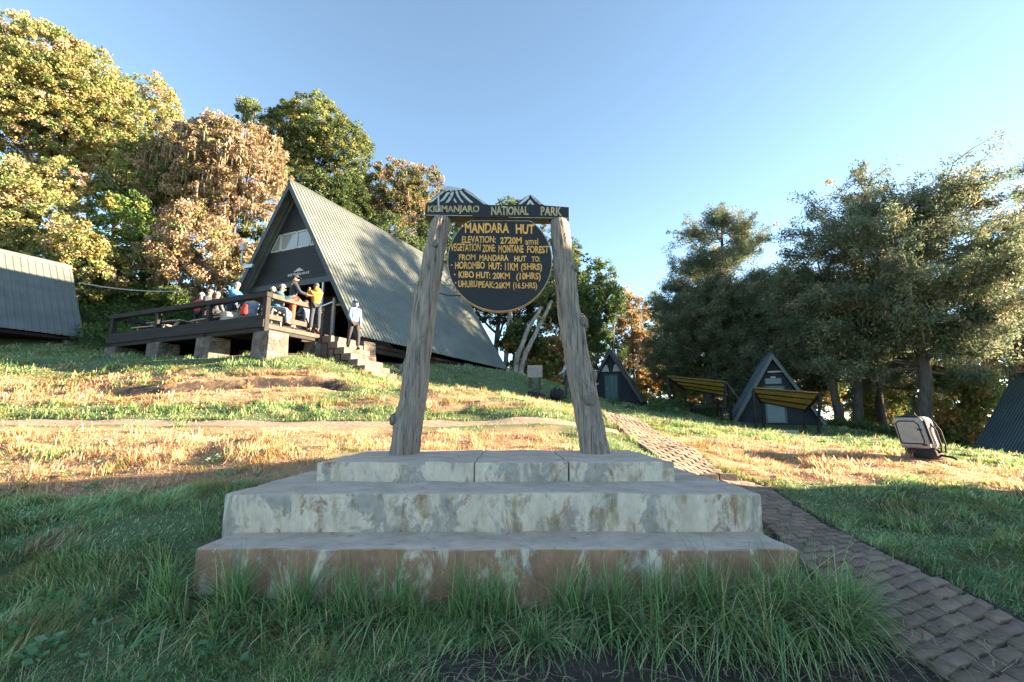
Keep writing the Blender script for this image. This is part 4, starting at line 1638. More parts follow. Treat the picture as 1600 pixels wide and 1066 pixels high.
def broad_tree(label, px, ptop, pbot, hw, Y, pal, seed, group='forest trees on the slope', base_px=None, leaf=0.16, per=64, dens=1.0, lobes=16,
               lich=0, bark='bark', name='forest_tree', trunk_r=None, spread=0.42, sparse=False, stems=1, back=0.75):
    rng = np.random.default_rng(seed)
    mid = P(px, (ptop + pbot) / 2, Y)
    k = Y / F
    rx, rz = hw * k, (pbot - ptop) / 2 * k
    ry = rx * back
    bx = px if base_px is None else base_px
    bp = P(bx, pbot, Y)
    base = np.array([bp[0], Y, 0.0])
    base[2] = h1(base[0], base[1]) - 0.1
    root = tag(empty(name, base), label, 'tree', group)
    C = mid - base
    # lobes inside the envelope
    ls = []
    for i in range(lobes):
        d = unit(rng.normal(size=3))
        if d[1] > 0.4: d[1] *= -1
        r = rng.uniform(0.45, 0.74)
        ls.append((C + d * r * np.array([rx, ry, rz]), spread * rng.uniform(0.7, 1.25) * np.array([rx, ry, min(rz, rx * 1.1)])))
    cc, cr, co = [], [], []
    Lc = np.array([l[0] for l in ls])
    Lr = np.array([l[1] for l in ls])
    for i, (lc, lr) in enumerate(ls):
        area = (lr[0] * lr[2] + lr[0] * lr[1] + lr[1] * lr[2]) / 3 * 4 * math.pi
        n = int(area * 2.1 * dens) + 4
        d = unit(rng.normal(size=(n, 3)))
        d = d[(d[:, 2] > -0.75)]
        p = lc + d * lr * rng.uniform(0.80, 1.06, (len(d), 1))
        ins = (((p[:, None] - Lc[None]) / Lr[None]) ** 2).sum(-1)
        ins[:, i] = 9
        keep = ins.min(1) > 0.62
        cc.append(p[keep])
        co.append(d[keep])
        if not sparse:   # inner shaded foliage that closes the crown
            m = int(n * 0.22)
            p = lc + unit(rng.normal(size=(m, 3))) * lr * 0.55
            cc.append(p)
            co.append(np.zeros((m, 3)))
    cc, co = np.concatenate(cc), np.concatenate(co)
    cr = rng.uniform(0.28, 0.62, len(cc)) * (1.0 if leaf > 0.2 else 0.8)
    V, col = clump_leaves(cc, cr, per, leaf, pal, rng, 0.75, 0.6, co)
    crown = fast_mesh('crown', V, q4(len(V) // 4), M['leaf'], col, root)
    mb = MB()
    tr = trunk_r or max(0.16, rx * 0.055)
    for s in range(stems):
        b0_ = np.array([rng.uniform(-.5, .5) * (stems > 1) * 1.4, 0, 0])
        top = C + np.array([rng.normal(0, rx * .15), 0, rz * 0.3])
        tp = bent(b0_, top, 9, rx * 0.05, rng)
        mb.tube(tp, np.linspace(tr, tr * 0.35, 9), 9, True, 0.12, rng)
        for i in rng.permutation(lobes)[:max(4, lobes // 2)]:
            a = tp[rng.integers(3, 8)]
            mb.tube(bent(a, ls[i][0], 6, rx * 0.06, rng, 0.1), np.linspace(tr * 0.45, tr * 0.1, 6), 6, True, 0.1, rng)
    mb.build('trunk', M[bark], root, True)
    if lich:
        i = rng.integers(0, len(cc), lich)
        tops = cc[i] + rng.normal(0, .15, (lich, 3))
        V, col = strands(tops, rng.uniform(0.25, 1.0, lich), rng, 0.05)
        tag(fast_mesh('lichen', V, q4(lich), M['lichen'], col, root), kind='stuff')
    return root


def cedar(label, bpx, bpy, tpx, tpy, hw, Y, seed, pal=CEDAR, group='shaded cedars on the right', limbs=34, low=0.16, r0=None, lich=160, prof=None, per=46, stems=1, base=None):
    rng = np.random.default_rng(seed)
    b = P(bpx, bpy, Y) if base is None else np.array(base, float)
    b[2] = h1(b[0], b[1]) - 0.1
    top = P(tpx, tpy, Y) - b if base is None else np.array([0.3, 0, tpy])
    k = Y / F
    R_ = hw * k
    root = tag(empty('cedar', b), label, 'tree', group)
    mb = MB()
    Hh = top[2]
    tr = r0 or Hh * 0.024
    paths = []
    for s in range(stems):
        o = np.array([(s - (stems - 1) / 2) * 0.75, rng.uniform(-.2, .2), 0])
        e = top + np.array([(s - (stems - 1) / 2) * 1.7, 0, -s * 0.08 * Hh])
        tp = bent(o, e, 14, Hh * 0.018, rng)
        rr = np.linspace(tr, tr * 0.16, 14)
        rr[0] *= 1.5
        mb.tube(tp, rr, 10, True, 0.10, rng)
        paths.append(tp)
    cc, cr, hang = [], [], []
    for i in range(limbs):
        tp = paths[i % stems]
        f = low + (0.97 - low) * (i + rng.random()) / limbs
        j = f * 13
        a = tp[int(j)] + (tp[min(13, int(j) + 1)] - tp[int(j)]) * (j - int(j))
        w = np.interp(f, [0, .15, .4, .7, .9, 1], prof or [.6, .85, 1, .85, .5, .15])
        az = rng.uniform(0, 2 * math.pi)
        L_ = R_ * w * rng.uniform(0.65, 1.12)
        e = a + np.array([math.cos(az) * L_, math.sin(az) * L_ * 0.85, L_ * rng.uniform(0.0, 0.75)])
        lp = bent(a, e, 8, L_ * 0.06, rng, -0.05 * L_)
        lr = tr * 0.30 * (1.05 - f)
        mb.tube(lp, np.linspace(max(lr, .035), 0.018, 8), 6, True)
        for h_ in (0.9, 1.0, 1.03):
            cc.append(a + (e - a) * h_ + rng.normal(0, .14, 3))
            cr.append(rng.uniform(.25, .42))
            hang.append(lp[-1])
        nb = int((7 + L_ * 3.0) * np.interp(f, [0, .45, .75, 1], [1.2, 1.1, .75, .6]))
        for q in range(nb):
            g = rng.uniform(0.28, 1.0)
            jj = g * 7
            s0 = lp[int(jj)] + (lp[min(7, int(jj) + 1)] - lp[int(jj)]) * (jj - int(jj))
            dirv = unit(np.array([math.cos(az + rng.normal(0, .9)), math.sin(az + rng.normal(0, .9)), rng.uniform(-.35, .75)]))
            sl = rng.uniform(.4, 1.25) * (0.5 + 0.16 * R_)
            se = s0 + dirv * sl
            mb.tube([s0, (s0 + se) / 2 + rng.normal(0, .04, 3), se], [0.022, 0.015, 0.008], 4, False)
            for h_ in (0.35, 0.7, 1.0):
                cc.append(s0 + dirv * sl * h_ + rng.normal(0, .10, 3))
                cr.append(rng.uniform(.16, .42))
                hang.append(s0 + dirv * sl * h_)
    cc, cr, hang = np.array(cc), np.array(cr), np.array(hang)
    V, col = clump_leaves(cc, cr * 1.3, per, 0.15, pal, rng, 0.85, 0.34)
    fast_mesh('crown', V, q4(len(V) // 4), M['needle'], col, root)
    mb.build('trunk', M['bark'], root, True)
    if lich:
        i = rng.integers(0, len(hang), lich)
        V, col = strands(hang[i] + rng.normal(0, .08, (lich, 3)), rng.uniform(.2, .8, lich), rng, 0.03)
        tag(fast_mesh('lichen', V, q4(lich), M['lichen'], col * 0.85, root), kind='stuff')
    return root


BT = [
    # label, px, top, bottom, half width, depth, palette, extra
    ('tallest leafy tree at the upper left corner of the forest', 60, 15, 330, 150, 31, OLIVE, dict(lobes=22)),
    ('leafy olive tree right of the tallest corner tree, its crown sloping down to the sky', 195, 92, 340, 92, 33, OLIVE, dict(lobes=18)),
    ('broad golden green tree low at the left edge, straight behind the grey roof', 30, 225, 470, 120, 27, OLIVE, dict(lobes=18)),
    ('pale gold leafed tree touching the far end of the left grey roof', 118, 330, 500, 72, 25.5, GOLD[2:] + OLIVE, dict(lobes=12)),
    ('dark green leafy tree above the gap between left grey roof and deck', 205, 300, 500, 80, 28, GREEN, dict(lobes=14)),
    ('brown tree draped with hanging lichen directly left of the big hut ridge', 350, 172, 400, 116, 31, BROWN, dict(lobes=18, lich=2200, leaf=0.17)),
    ('half brown leafy tree between the lichen draped tree and the deck railing', 318, 330, 500, 88, 27.5, OLIVE[2:] + BROWN, dict(lobes=14, lich=260)),
    ('short ochre leafed tree against the left slope of the big hut roof', 395, 372, 500, 55, 28.5, BROWN[2:] + OLIVE, dict(lobes=10, lich=120)),
    ('green and gold tree filling the middle of the left forest below the olive crowns', 235, 215, 360, 85, 30, OLIVE + GREEN, dict(lobes=14)),
    ('dark rounded tree on the skyline above the big hut ridge', 488, 142, 330, 98, 42, DARK + OLIVE[:2], dict(lobes=20)),
    ('small round treetop poking out left of the dark skyline tree', 392, 150, 215, 30, 42, DARK + OLIVE[:1], dict(lobes=7)),
    ('green tree right behind the big hut ridge, below the dark skyline tree', 520, 250, 400, 70, 38, DARK, dict(lobes=12)),
    ('brownish lichen hung tree on the skyline left of the log gate', 622, 243, 400, 72, 42, BROWN + DARK, dict(lobes=16, lich=420)),
    ('dark green tree low behind the big roof, left of the left log post', 600, 330, 470, 75, 37, DARK, dict(lobes=12)),
    ('open crowned tree whose top shows over the park name beam', 805, 288, 440, 66, 47, DARK + OLIVE[:2], dict(lobes=13, sparse=True, dens=0.75)),
    ('tree with dark crown filling the view under the round board', 790, 400, 520, 92, 36, DARK, dict(lobes=14)),
    ('dark tree seen between the left log post and the round board', 700, 330, 470, 62, 40, DARK, dict(lobes=11)),
    ('bright green bushy tree right of the right log post', 918, 388, 590, 58, 39, GREEN[:2] + DARK, dict(lobes=20)),
    ('mid green tree between the bright green bushy tree and the slender peach tree', 955, 425, 600, 40, 43, GREEN[:1] + DARK, dict(lobes=12)),
    ('dark green tree behind the upper right log post', 872, 335, 500, 42, 45, DARK + OLIVE[:1], dict(lobes=10)),
    ('peach coloured slender tree between bright green tree and the cedars', 988, 430, 600, 38, 47, GOLD + BROWN, dict(lobes=12, lich=120)),
    ('grey green thin tree on the skyline just left of the cedars', 1028, 425, 560, 34, 54, DARK + BROWN[3:4], dict(lobes=9, sparse=True)),
    ('golden undergrowth tree right behind the duffels', 862, 505, 625, 48, 33, GOLD + GREEN[:1], dict(lobes=9, leaf=0.22)),
    ('dark shrubby tree behind the blank notice board', 815, 500, 610, 40, 31, DARK + GOLD[:1], dict(lobes=8, leaf=0.22)),
    ('golden bush hiding the foot of the bright green tree left of the teal door cabin', 925, 540, 632, 34, 38, GOLD + GREEN[:1], dict(lobes=8)),
    ('golden bushy tree immediately right of the teal door cabin', 1010, 560, 640, 34, 42, GOLD, dict(lobes=9)),
    ('brown green tree closing the skyline between the brownish lichen tree and the sign beam', 690, 300, 430, 48, 48, BROWN[2:] + DARK, dict(lobes=10)),
    ('leafy tree filling the notch between the dark skyline tree and the brownish lichen tree', 570, 238, 400, 45, 46, DARK + OLIVE[:2], dict(lobes=10)),
    ('orange leafed tree glowing behind the left shelter', 1100, 555, 660, 50, 37, GOLD + GREEN[:2], dict(lobes=10)),
    ('orange leafed bush between left shelter and navy cabin', 1160, 560, 655, 26, 34, GOLD, dict(lobes=7)),
    ('golden bush right of the navy cabin under the double trunk cedar', 1370, 590, 690, 48, 32, GOLD[1:] + GREEN, dict(lobes=10)),
    ('golden tree behind the cedars, above the navy cabin roof', 1270, 540, 660, 52, 40, GOLD + GREEN[:2], dict(lobes=10)),
    ('pale gold leafy tree between backpack and the right blue roof', 1505, 555, 690, 50, 25.5, GOLD + GREEN[1:3], dict(lobes=11, leaf=0.22)),
    ('hazy tree rising over the right blue roof', 1592, 470, 660, 62, 44, OLIVE + BROWN, dict(lobes=12)),
    ('dark tree filling the gap behind the left foot of the big roof', 378, 300, 480, 50, 36, DARK + OLIVE[:2], dict(lobes=10)),
    ('distant dark tree whose crown fills in behind the slender peach tree', 1000, 455, 640, 62, 58, DARK + GOLD[:1], dict(lobes=12)),
    ('distant dark tree seen between round board and bright green tree', 880, 440, 620, 60, 56, DARK + GOLD[:1], dict(lobes=12)),
    ('distant golden tree behind the pointed cedar', 1090, 500, 660, 70, 56, GOLD + DARK, dict(lobes=12)),
    ('distant golden tree behind the navy cabin and its neighbouring cedar', 1200, 500, 670, 75, 54, GOLD + DARK, dict(lobes=12)),
    ('distant dark tree behind the double trunked cedar', 1310, 490, 680, 75, 52, DARK + GOLD[:2], dict(lobes=12)),
    ('distant golden tree just right of the tallest cedar trunk', 1480, 500, 690, 70, 50, GOLD + DARK[:2], dict(lobes=12)),
    ('distant dark tree left of the tallest cedar trunk', 1400, 500, 690, 62, 48, DARK + GOLD[:1], dict(lobes=12)),
    ('distant olive tree beyond the ridge of the right blue roof', 1640, 420, 690, 80, 52, OLIVE + DARK, dict(lobes=12)),
    ('dark green shrub left of the right blue roof', 1490, 650, 725, 50, 30, DARK, dict(lobes=8, leaf=0.2)),
]
for i, (lab, px, a, b, hw, Y, pal, ex) in enumerate(BT):
    broad_tree(lab, px, a, b, hw, Y, pal, 100 + i, **ex)

# pale trunks standing clear at the far end of the big roof
def bare_trunks(label, pts_list, Y, r, seed, crown):
    rng = np.random.default_rng(seed)
    b = P(*pts_list[0][0], Y)
    b[2] = h1(b[0], b[1]) - 0.1
    root = tag(empty('forest_tree', b), label, 'tree', 'forest trees on the slope')
    mb = MB()
    ends = []
    for pts in pts_list:
        W = [P(px, py, Y + dy) - b for px, py, dy in [(*p, 0) if len(p) == 2 else p for p in pts]]
        W[0][2] = min(W[0][2], 0.0)
        fine = []
        for i in range(len(W) - 1):
            for f in np.linspace(0, 1, 5)[:-1]: fine.append(W[i] + (W[i + 1] - W[i]) * f + rng.normal(0, .025, 3))
        fine.append(W[-1])
        rr = np.linspace(r, r * 0.55, len(fine))
        rr[0] *= 1.35
        mb.tube(fine, rr, 10, True, 0.1, rng)
        ends.append(W[-1])
    mb.build('trunk', M['bark_pale'], root, True)
    cc = np.concatenate([e + rng.normal(0, 1, (crown, 3)) * np.array([1.5, 1.2, 0.8]) + np.array([0, 0, 1.2]) for e in ends])
    V, col = clump_leaves(cc, rng.uniform(.35, .7, len(cc)), 26, 0.24, DARK, rng, 0.7)
    fast_mesh('crown', V, q4(len(V) // 4), M['leaf'], col, root)


bare_trunks('tree with two pale leaning trunks at the far end of the big roof', [[(803, 588), (808, 560), (822, 520), (846, 480)], [(812, 590), (818, 560), (835, 525), (862, 470)]], 29.5, 0.20, 71, 40)
bare_trunks('single pale upright trunk right behind the far end of the big roof', [[(788, 585), (792, 540), (797, 490), (790, 440)]], 31, 0.18, 72, 40)

BIGPROF = [.5, .72, 1, 1.05, .8, .3]
cedar('tall spreading cedar behind the backpack, the highest on the right', 1446, 692, 1415, 318, 160, 23.5, 201, limbs=84, low=0.30, r0=0.36, lich=900, prof=BIGPROF)
cedar('double trunked cedar right of the navy cabin', 1328, 676, 1300, 410, 105, 27, 202, limbs=60, low=0.29, r0=0.26, stems=2, lich=200)
cedar('pointed cedar above the left shelter', 1112, 640, 1128, 345, 96, 35, 203, limbs=96, low=0.08, lich=200, prof=[.9, 1.05, 1, .75, .5, .15])
cedar('cedar behind the navy cabin ridge, between the pointed and the double trunked cedar', 1215, 650, 1222, 425, 96, 33, 204, limbs=84, low=0.10, lich=160)
cedar('short dense cedar filling the gap right of the pointed cedar', 1168, 648, 1170, 440, 62, 34, 208, limbs=54, low=0.08, lich=60)
cedar('low dark cedar right behind the teal door cabin', 1052, 640, 1060, 470, 52, 38, 205, limbs=26, low=0.08, lich=60)
cedar('cedar at the right picture edge behind the blue roof', 1590, 690, 1590, 420, 85, 32, 206, limbs=44, low=0.45, lich=200)
cedar('thin cedar between the double trunked cedar and the tallest cedar', 1385, 680, 1370, 410, 74, 30, 207, limbs=48, low=0.3, lich=140)
# the same stand goes on past the right edge of the frame
for i, (x, y, hh, hw_) in enumerate(((40, 25.8, 22, 140), (42, 34, 23, 150), (36, 46, 15, 130), (46, 28.5, 24, 150))):
    cedar(['nearest cedar beyond the right frame edge', 'second cedar beyond the right frame edge', 'farthest cedar beyond the right frame edge', 'outermost cedar beyond the right frame edge'][i],
          0, 0, 0, hh, hw_, 27, 220 + i, limbs=52, low=0.12, lich=0, base=(x, y, 0), per=36)


# ------------------------------------------------------------------ undergrowth on the slope (nobody could count it)
def undergrowth(name, regions, seed, pal, per=16, leaf=0.17):
    rng = np.random.default_rng(seed)
    cc = []
    for x0, x1, y0, y1, n, hh in regions:
        x, y = rng.uniform(x0, x1, n), rng.uniform(y0, y1, n)
        cc.append(np.c_[x, y, H(x, y) + rng.uniform(0.05, hh, n)])
    cc = np.concatenate(cc)
    lx = (cc[:, 0] - HUT0[0]) * DX[0] + (cc[:, 1] - HUT0[1]) * DX[1]
    ly = (cc[:, 0] - HUT0[0]) * D1[0] + (cc[:, 1] - HUT0[1]) * D1[1]
    keep = ~((np.abs(lx) < 4.9) & (ly > -4.2) & (ly < 13.6))
    for hr, hw_, l0, l1 in ((hD, 2.6, -.3, 7.8), (hA, 3.2, -10, 5), (hB, 2.7, -1.6, 5), (hC, 2.6, -.5, 6.3)):
        a = hr.rotation_euler[2]
        dx, dy = cc[:, 0] - hr.location[0], cc[:, 1] - hr.location[1]
        u, v = dx * math.cos(a) + dy * math.sin(a), -dx * math.sin(a) + dy * math.cos(a)
        keep &= ~((np.abs(u) < hw_) & (v > l0) & (v < l1))
    cc = cc[keep]
    V, col = clump_leaves(cc, rng.uniform(.2, .45, len(cc)), per, leaf, pal, rng, 0.7, 0.4)
    o = fast_mesh(name, V, q4(len(V) // 4), M['leaf'], col)
    return tag(o, kind='stuff')


tag(undergrowth('undergrowth', [(-26, -13, 22, 31, 2400, 1.0), (-40, -8, 30, 44, 3000, 1.6), (-8, 12, 36, 52, 1800, 1.6), (12, 40, 34, 50, 1800, 1.5)], 300, DARK + GREEN[:2]),
    'dark leafy undergrowth covering the forest floor behind the huts', 'undergrowth')
tag(undergrowth('ferns', [(-17.5, -13.2, 20.5, 25, 1500, 0.7), (-21, -14, 24, 28, 900, 0.9)], 301, FERN, 18, 0.2),
    'bright green ferns on the bank between left grey roof and deck', 'ferns')
tag(undergrowth('scrub', [(7.5, 13, 26.5, 33, 500, 0.5), (15.5, 21, 25.5, 32, 700, 0.5), (18, 24, 23.5, 30, 500, 0.6), (5, 9, 24, 33, 300, .35)], 302, DARK + FERN[:1], 16, 0.15),
    'low dark scrub under the cedars and around the small cabins', 'scrub')

# ------------------------------------------------------------------ people
def skin_mesh(name, joints, edges, m, parent, sub=2):
    """joints {key:(pos,radius)}; grows one continuous surface with Skin + Subdivision and freezes it"""
    keys = list(joints)
    ix = {k: i for i, k in enumerate(keys)}
    me = bpy.data.meshes.new(name)
    me.from_pydata([tuple(map(float, joints[k][0])) for k in keys], [(ix[a], ix[b]) for a, b in edges], [])
    tmp = bpy.data.objects.new(name, me)
    COL.objects.link(tmp)
    tmp.modifiers.new('skin', 'SKIN')
    sd = tmp.modifiers.new('sub', 'SUBSURF')
    sd.levels = sub
    sd.render_levels = sub
    for i, k in enumerate(keys):
        r = joints[k][1]
        sv = me.skin_vertices[0].data[i]
        sv.radius = (r, r) if not hasattr(r, '__len__') else r
        sv.use_root = i == 0
    dg = bpy.context.evaluated_depsgraph_get()
    out = bpy.data.meshes.new_from_object(tmp.evaluated_get(dg))
    bpy.data.objects.remove(tmp)
    out.materials.clear()
    out.name = name
    if len(out.polygons): out.polygons.foreach_set('use_smooth', [True] * len(out.polygons))
    return link_mesh(name, out, m, parent)


def ell(name, c, r, m, parent, rot=None, zmin=None, seg=14):
    bm = bmesh.new()
    bmesh.ops.create_uvsphere(bm, u_segments=seg, v_segments=seg - 2, radius=1.0)
    Rm = Matrix.Rotation(rot[0], 3, rot[1]) if rot else Matrix.Identity(3)
    if zmin is not None:
        bmesh.ops.bisect_plane(bm, geom=bm.verts[:] + bm.edges[:] + bm.faces[:], plane_co=(0, 0, zmin), plane_no=(0, 0, -1), clear_outer=True)
    for v in bm.verts: v.co = Rm @ Vector((v.co.x * r[0], v.co.y * r[1], v.co.z * r[2])) + Vector(c)
    me = bpy.data.meshes.new(name)
    bm.to_mesh(me)
    bm.free()
    me.polygons.foreach_set('use_smooth', [True] * len(me.polygons))
    return link_mesh(name, me, m, parent)


SKIN = plain('skin', (0.42, 0.25, 0.17), 0.55, 0.08, 8, 0.05)
SKIN_D = plain('dark_skin', (0.13, 0.07, 0.045), 0.5, 0.08, 8, 0.05)
_cl = {}


def cloth(c):
    if c not in _cl: _cl[c] = plain('cloth_%d' % len(_cl), tuple(q * 0.62 for q in c), 0.85, 0.18, 14, 0.3)
    return _cl[c]


def person(label, loc, face, h=1.75, lean=0.0, legs=((0, 0, 4), (0, 0, 4)), arms=((5, 8, 15), (5, 8, 15)), jacket=(.1, .1, .1), trousers=(.05, .05, .06),
           hair=(.05, .035, .025), hat=None, hat_kind=None, skin=SKIN, seat=None, head=(0, 0), shoes=(.03, .028, .026), hood_down=False, vest=None, backpack=None, shirt=None):
    """face: heading (radians, 0 = +Y, clockwise seen from above negative); angles in degrees: leg (hip flex, knee flex, abduct), arm (shoulder flex, abduct, elbow)"""
    s = h / 1.75
    root = tag(empty('person', loc, face), label, 'person')
    D = math.radians
    hipz = (seat + 0.10 if seat is not None else 0.93 * s)
    hip = np.array([0, 0, hipz])
    ld = np.array([0, math.sin(D(lean)), math.cos(D(lean))])
    chest = hip + ld * 0.30 * s
    sh = hip + ld * 0.47 * s
    neck = hip + ld * 0.52 * s
    fwd = np.array([0, math.cos(D(lean)), -math.sin(D(lean))])
    yaw, nod = D(head[0]), D(head[1])
    hf = np.array([-math.sin(yaw) * math.cos(nod), math.cos(yaw) * math.cos(nod), -math.sin(nod)])
    headc = neck + (ld * 0.6 + np.array([0, 0, .4])) * 0.155 * s + hf * 0.03
    J, E_ = {}, []
    J['hip'] = (hip, (.135 * s, .105 * s))
    J['waist'] = (hip + ld * 0.14 * s, (.125 * s, .095 * s))
    J['chest'] = (chest, (.150 * s, .110 * s))
    J['sh'] = (sh, (.115 * s, .085 * s))
    J['neck'] = (neck + ld * 0.02, .052 * s)
    J['head0'] = (headc - np.array([0, 0, .05]) * s, (.072 * s, .082 * s))
    J['head1'] = (headc + np.array([0, 0, .05]) * s, (.074 * s, .088 * s))
    E_ += [('hip', 'waist'), ('waist', 'chest'), ('chest', 'sh'), ('sh', 'neck'), ('neck', 'head0'), ('head0', 'head1')]
    jk, je, tj, te = {}, [], {}, []
    jk['hip'] = (hip - ld * 0.02 * s, (.165 * s, .130 * s))
    jk['waist'] = (hip + ld * 0.14 * s, (.160 * s, .125 * s))
    jk['chest'] = (chest, (.185 * s, .140 * s))
    jk['sh'] = (sh - ld * 0.01, (.14 * s, .105 * s))
    jk['neck'] = (neck + ld * 0.01, .072 * s)
    je += [('hip', 'waist'), ('waist', 'chest'), ('chest', 'sh'), ('sh', 'neck')]
    tj['hip'] = (hip + ld * 0.03 * s, (.150 * s, .118 * s))
    feet = []
    for sd, (hf_, kf, ab) in zip((-1, 1), legs):
        a = D(hf_)
        dth = np.array([sd * math.sin(D(ab)), math.sin(a), -math.cos(a)])
        dth /= np.linalg.norm(dth)
        h0 = hip + np.array([sd * .095 * s, 0, -.03 * s])
        kn = h0 + dth * 0.43 * s
        b = a - D(kf)
        dsh = np.array([sd * math.sin(D(ab)) * .4, math.sin(b), -math.cos(b)])
        dsh /= np.linalg.norm(dsh)
        an = kn + dsh * 0.42 * s
        k = 'LR'[sd > 0]
        J['h' + k] = (h0, .088 * s); J['k' + k] = (kn, .058 * s); J['a' + k] = (an, .040 * s)
        ft = np.array([0, math.cos(b * .3), -0.12])
        J['f' + k] = (an + ft * .13 * s + np.array([0, 0, -.045 * s]), .035 * s)
        E_ += [('hip', 'h' + k), ('h' + k, 'k' + k), ('k' + k, 'a' + k), ('a' + k, 'f' + k)]
        tj['h' + k] = (h0, .105 * s); tj['k' + k] = (kn, .078 * s); tj['m' + k] = (kn + dsh * .2 * s, .074 * s); tj['a' + k] = (kn + dsh * .40 * s, .068 * s)
        te += [('hip', 'h' + k), ('h' + k, 'k' + k), ('k' + k, 'm' + k), ('m' + k, 'a' + k)]
        feet.append((an, ft))
    hands = []
    for sd, (sf, ab, ef) in zip((-1, 1), arms):
        k = 'LR'[sd > 0]
        a = D(sf + lean * 0.5)
        du = np.array([sd * math.sin(D(ab)), math.sin(a) * math.cos(D(ab)), -math.cos(a) * math.cos(D(ab))])
        s0 = sh + np.array([sd * .17 * s, 0, -.01 * s])
        el = s0 + du * .29 * s
        b = a + D(ef)
        inw = -sd * 0.35 * math.sin(D(min(ef, 90)))
        df = np.array([sd * math.sin(D(ab)) * .4 + inw, math.sin(b), -math.cos(b)])
        df /= np.linalg.norm(df)
        wr = el + df * .25 * s
        J['s' + k] = (s0, .058 * s); J['e' + k] = (el, .043 * s); J['w' + k] = (wr, .030 * s); J['p' + k] = (wr + df * .075 * s, (.036 * s, .020 * s))
        E_ += [('sh', 's' + k), ('s' + k, 'e' + k), ('e' + k, 'w' + k), ('w' + k, 'p' + k)]
        side = unit(np.cross(df, np.array([0.3, 0.5, 0.8])))
        curl = unit(np.cross(side, df))
        for q in range(4):
            o = wr + df * .085 * s + side * (.027 - .018 * q) * s
            L_ = (.07, .08, .075, .058)[q] * s
            J['g%s%d' % (k, q)] = (o + df * L_ * .5 + curl * .012, .0095 * s)
            J['G%s%d' % (k, q)] = (o + df * L_ * .85 + curl * .038, .0075 * s)
            E_ += [('p' + k, 'g%s%d' % (k, q)), ('g%s%d' % (k, q), 'G%s%d' % (k, q))]
        J['t' + k] = (wr + df * .05 * s + side * .05 * s + curl * .015, .010 * s)
        E_ += [('w' + k, 't' + k)]
        jk['s' + k] = (s0, .080 * s); jk['e' + k] = (el, .064 * s); jk['w' + k] = (wr - df * .01, .048 * s)
        je += [('sh', 's' + k), ('s' + k, 'e' + k), ('e' + k, 'w' + k)]
        hands.append(wr)
    body = skin_mesh('body', J, E_, skin, root, 1)
    skin_mesh('jacket', jk, je, cloth(jacket), root, 2)
    skin_mesh('trousers', tj, te, cloth(trousers), root, 2)
    for an, ft in feet:
        skin_mesh('shoe', {'a': (an + np.array([0, -.03, -.045 * s]), .046 * s), 'b': (an + ft * .09 * s + np.array([0, 0, -.055 * s]), .042 * s), 'c': (an + ft * .17 * s + np.array([0, 0, -.058 * s]), .036 * s)},
                  [('a', 'b'), ('b', 'c')], cloth(shoes), root, 1)
    yr = (yaw, 'Z')
    fx = lambda u, f, w: headc + np.array([math.cos(yaw), math.sin(yaw), 0]) * u * s + hf * f * s + np.array([0, 0, w]) * s
    # face: nose, ears, eyes, mouth
    ell('nose', fx(0, .098, -.012), (.012 * s, .018 * s, .020 * s), skin, root, yr, seg=8)
    for u in (-.03, .03):
        ell('eye', fx(u, .088, .018), (.010 * s, .006 * s, .007 * s), cloth((.02, .015, .012)), root, yr, seg=8)
        ell('ear', fx(u * 2.7, .0, .0), (.010 * s, .02 * s, .032 * s), skin, root, yr, seg=8)
    ell('mouth', fx(0, .089, -.048), (.022 * s, .006 * s, .006 * s), cloth((.25, .08, .07)), root, yr, seg=8)
    if hair is not None:
        ell('hair', fx(0, -.018, .028), (.092 * s, .102 * s, .102 * s), cloth(hair), root, yr, -0.25)
    if hat_kind == 'beanie':
        ell('hat', fx(0, -.008, .045), (.100 * s, .112 * s, .105 * s), cloth(hat), root, yr, -0.15)
    elif hat_kind == 'cap':
        o = ell('hat', fx(0, -.005, .055), (.100 * s, .112 * s, .085 * s), cloth(hat), root, yr, -0.1)
        mb = MB()
        c = fx(0, .10, .055)
        sd_ = np.array([math.cos(yaw), math.sin(yaw), 0]) * .075 * s
        f2 = hf * .075 * s
        mb.hexa([c - sd_, c + sd_, c + sd_ * .7 + f2 + [0, 0, -.015], c - sd_ * .7 + f2 + [0, 0, -.015]],
                [c - sd_ + [0, 0, .012], c + sd_ + [0, 0, .012], c + sd_ * .7 + f2 + [0, 0, -.005], c - sd_ * .7 + f2 + [0, 0, -.005]])
        mb.build('visor', cloth(hat), o)
    elif hat_kind == 'sunhat':
        o = ell('hat', fx(0, 0, .06), (.102 * s, .112 * s, .095 * s), cloth(hat), root, yr, -0.1)
        ell('brim', fx(0, 0, .055), (.20 * s, .21 * s, .016 * s), cloth(hat), o, yr)
    elif hat_kind == 'hood':
        ell('hood', fx(0, -.050, .005), (.118 * s, .115 * s, .150 * s), cloth(hat), root, yr)
        o = ell('hat', fx(0, .03, .062), (.098 * s, .098 * s, .07 * s), cloth((.02, .02, .025)), root, yr, -0.1)
        mb = MB()
        c = fx(0, .105, .06)
        sd_ = np.array([math.cos(yaw), math.sin(yaw), 0]) * .075 * s
        f2 = hf * .075 * s
        mb.hexa([c - sd_, c + sd_, c + sd_ * .7 + f2 + [0, 0, -.02], c - sd_ * .7 + f2 + [0, 0, -.02]],
                [c - sd_ + [0, 0, .012], c + sd_ + [0, 0, .012], c + sd_ * .7 + f2 + [0, 0, -.008], c - sd_ * .7 + f2 + [0, 0, -.008]])
        mb.build('visor', cloth((.02, .02, .025)), o)
    if hood_down:
        ell('hood', neck - fwd * .085 * s + ld * .0, (.13 * s, .085 * s, .085 * s), cloth(jacket), root)
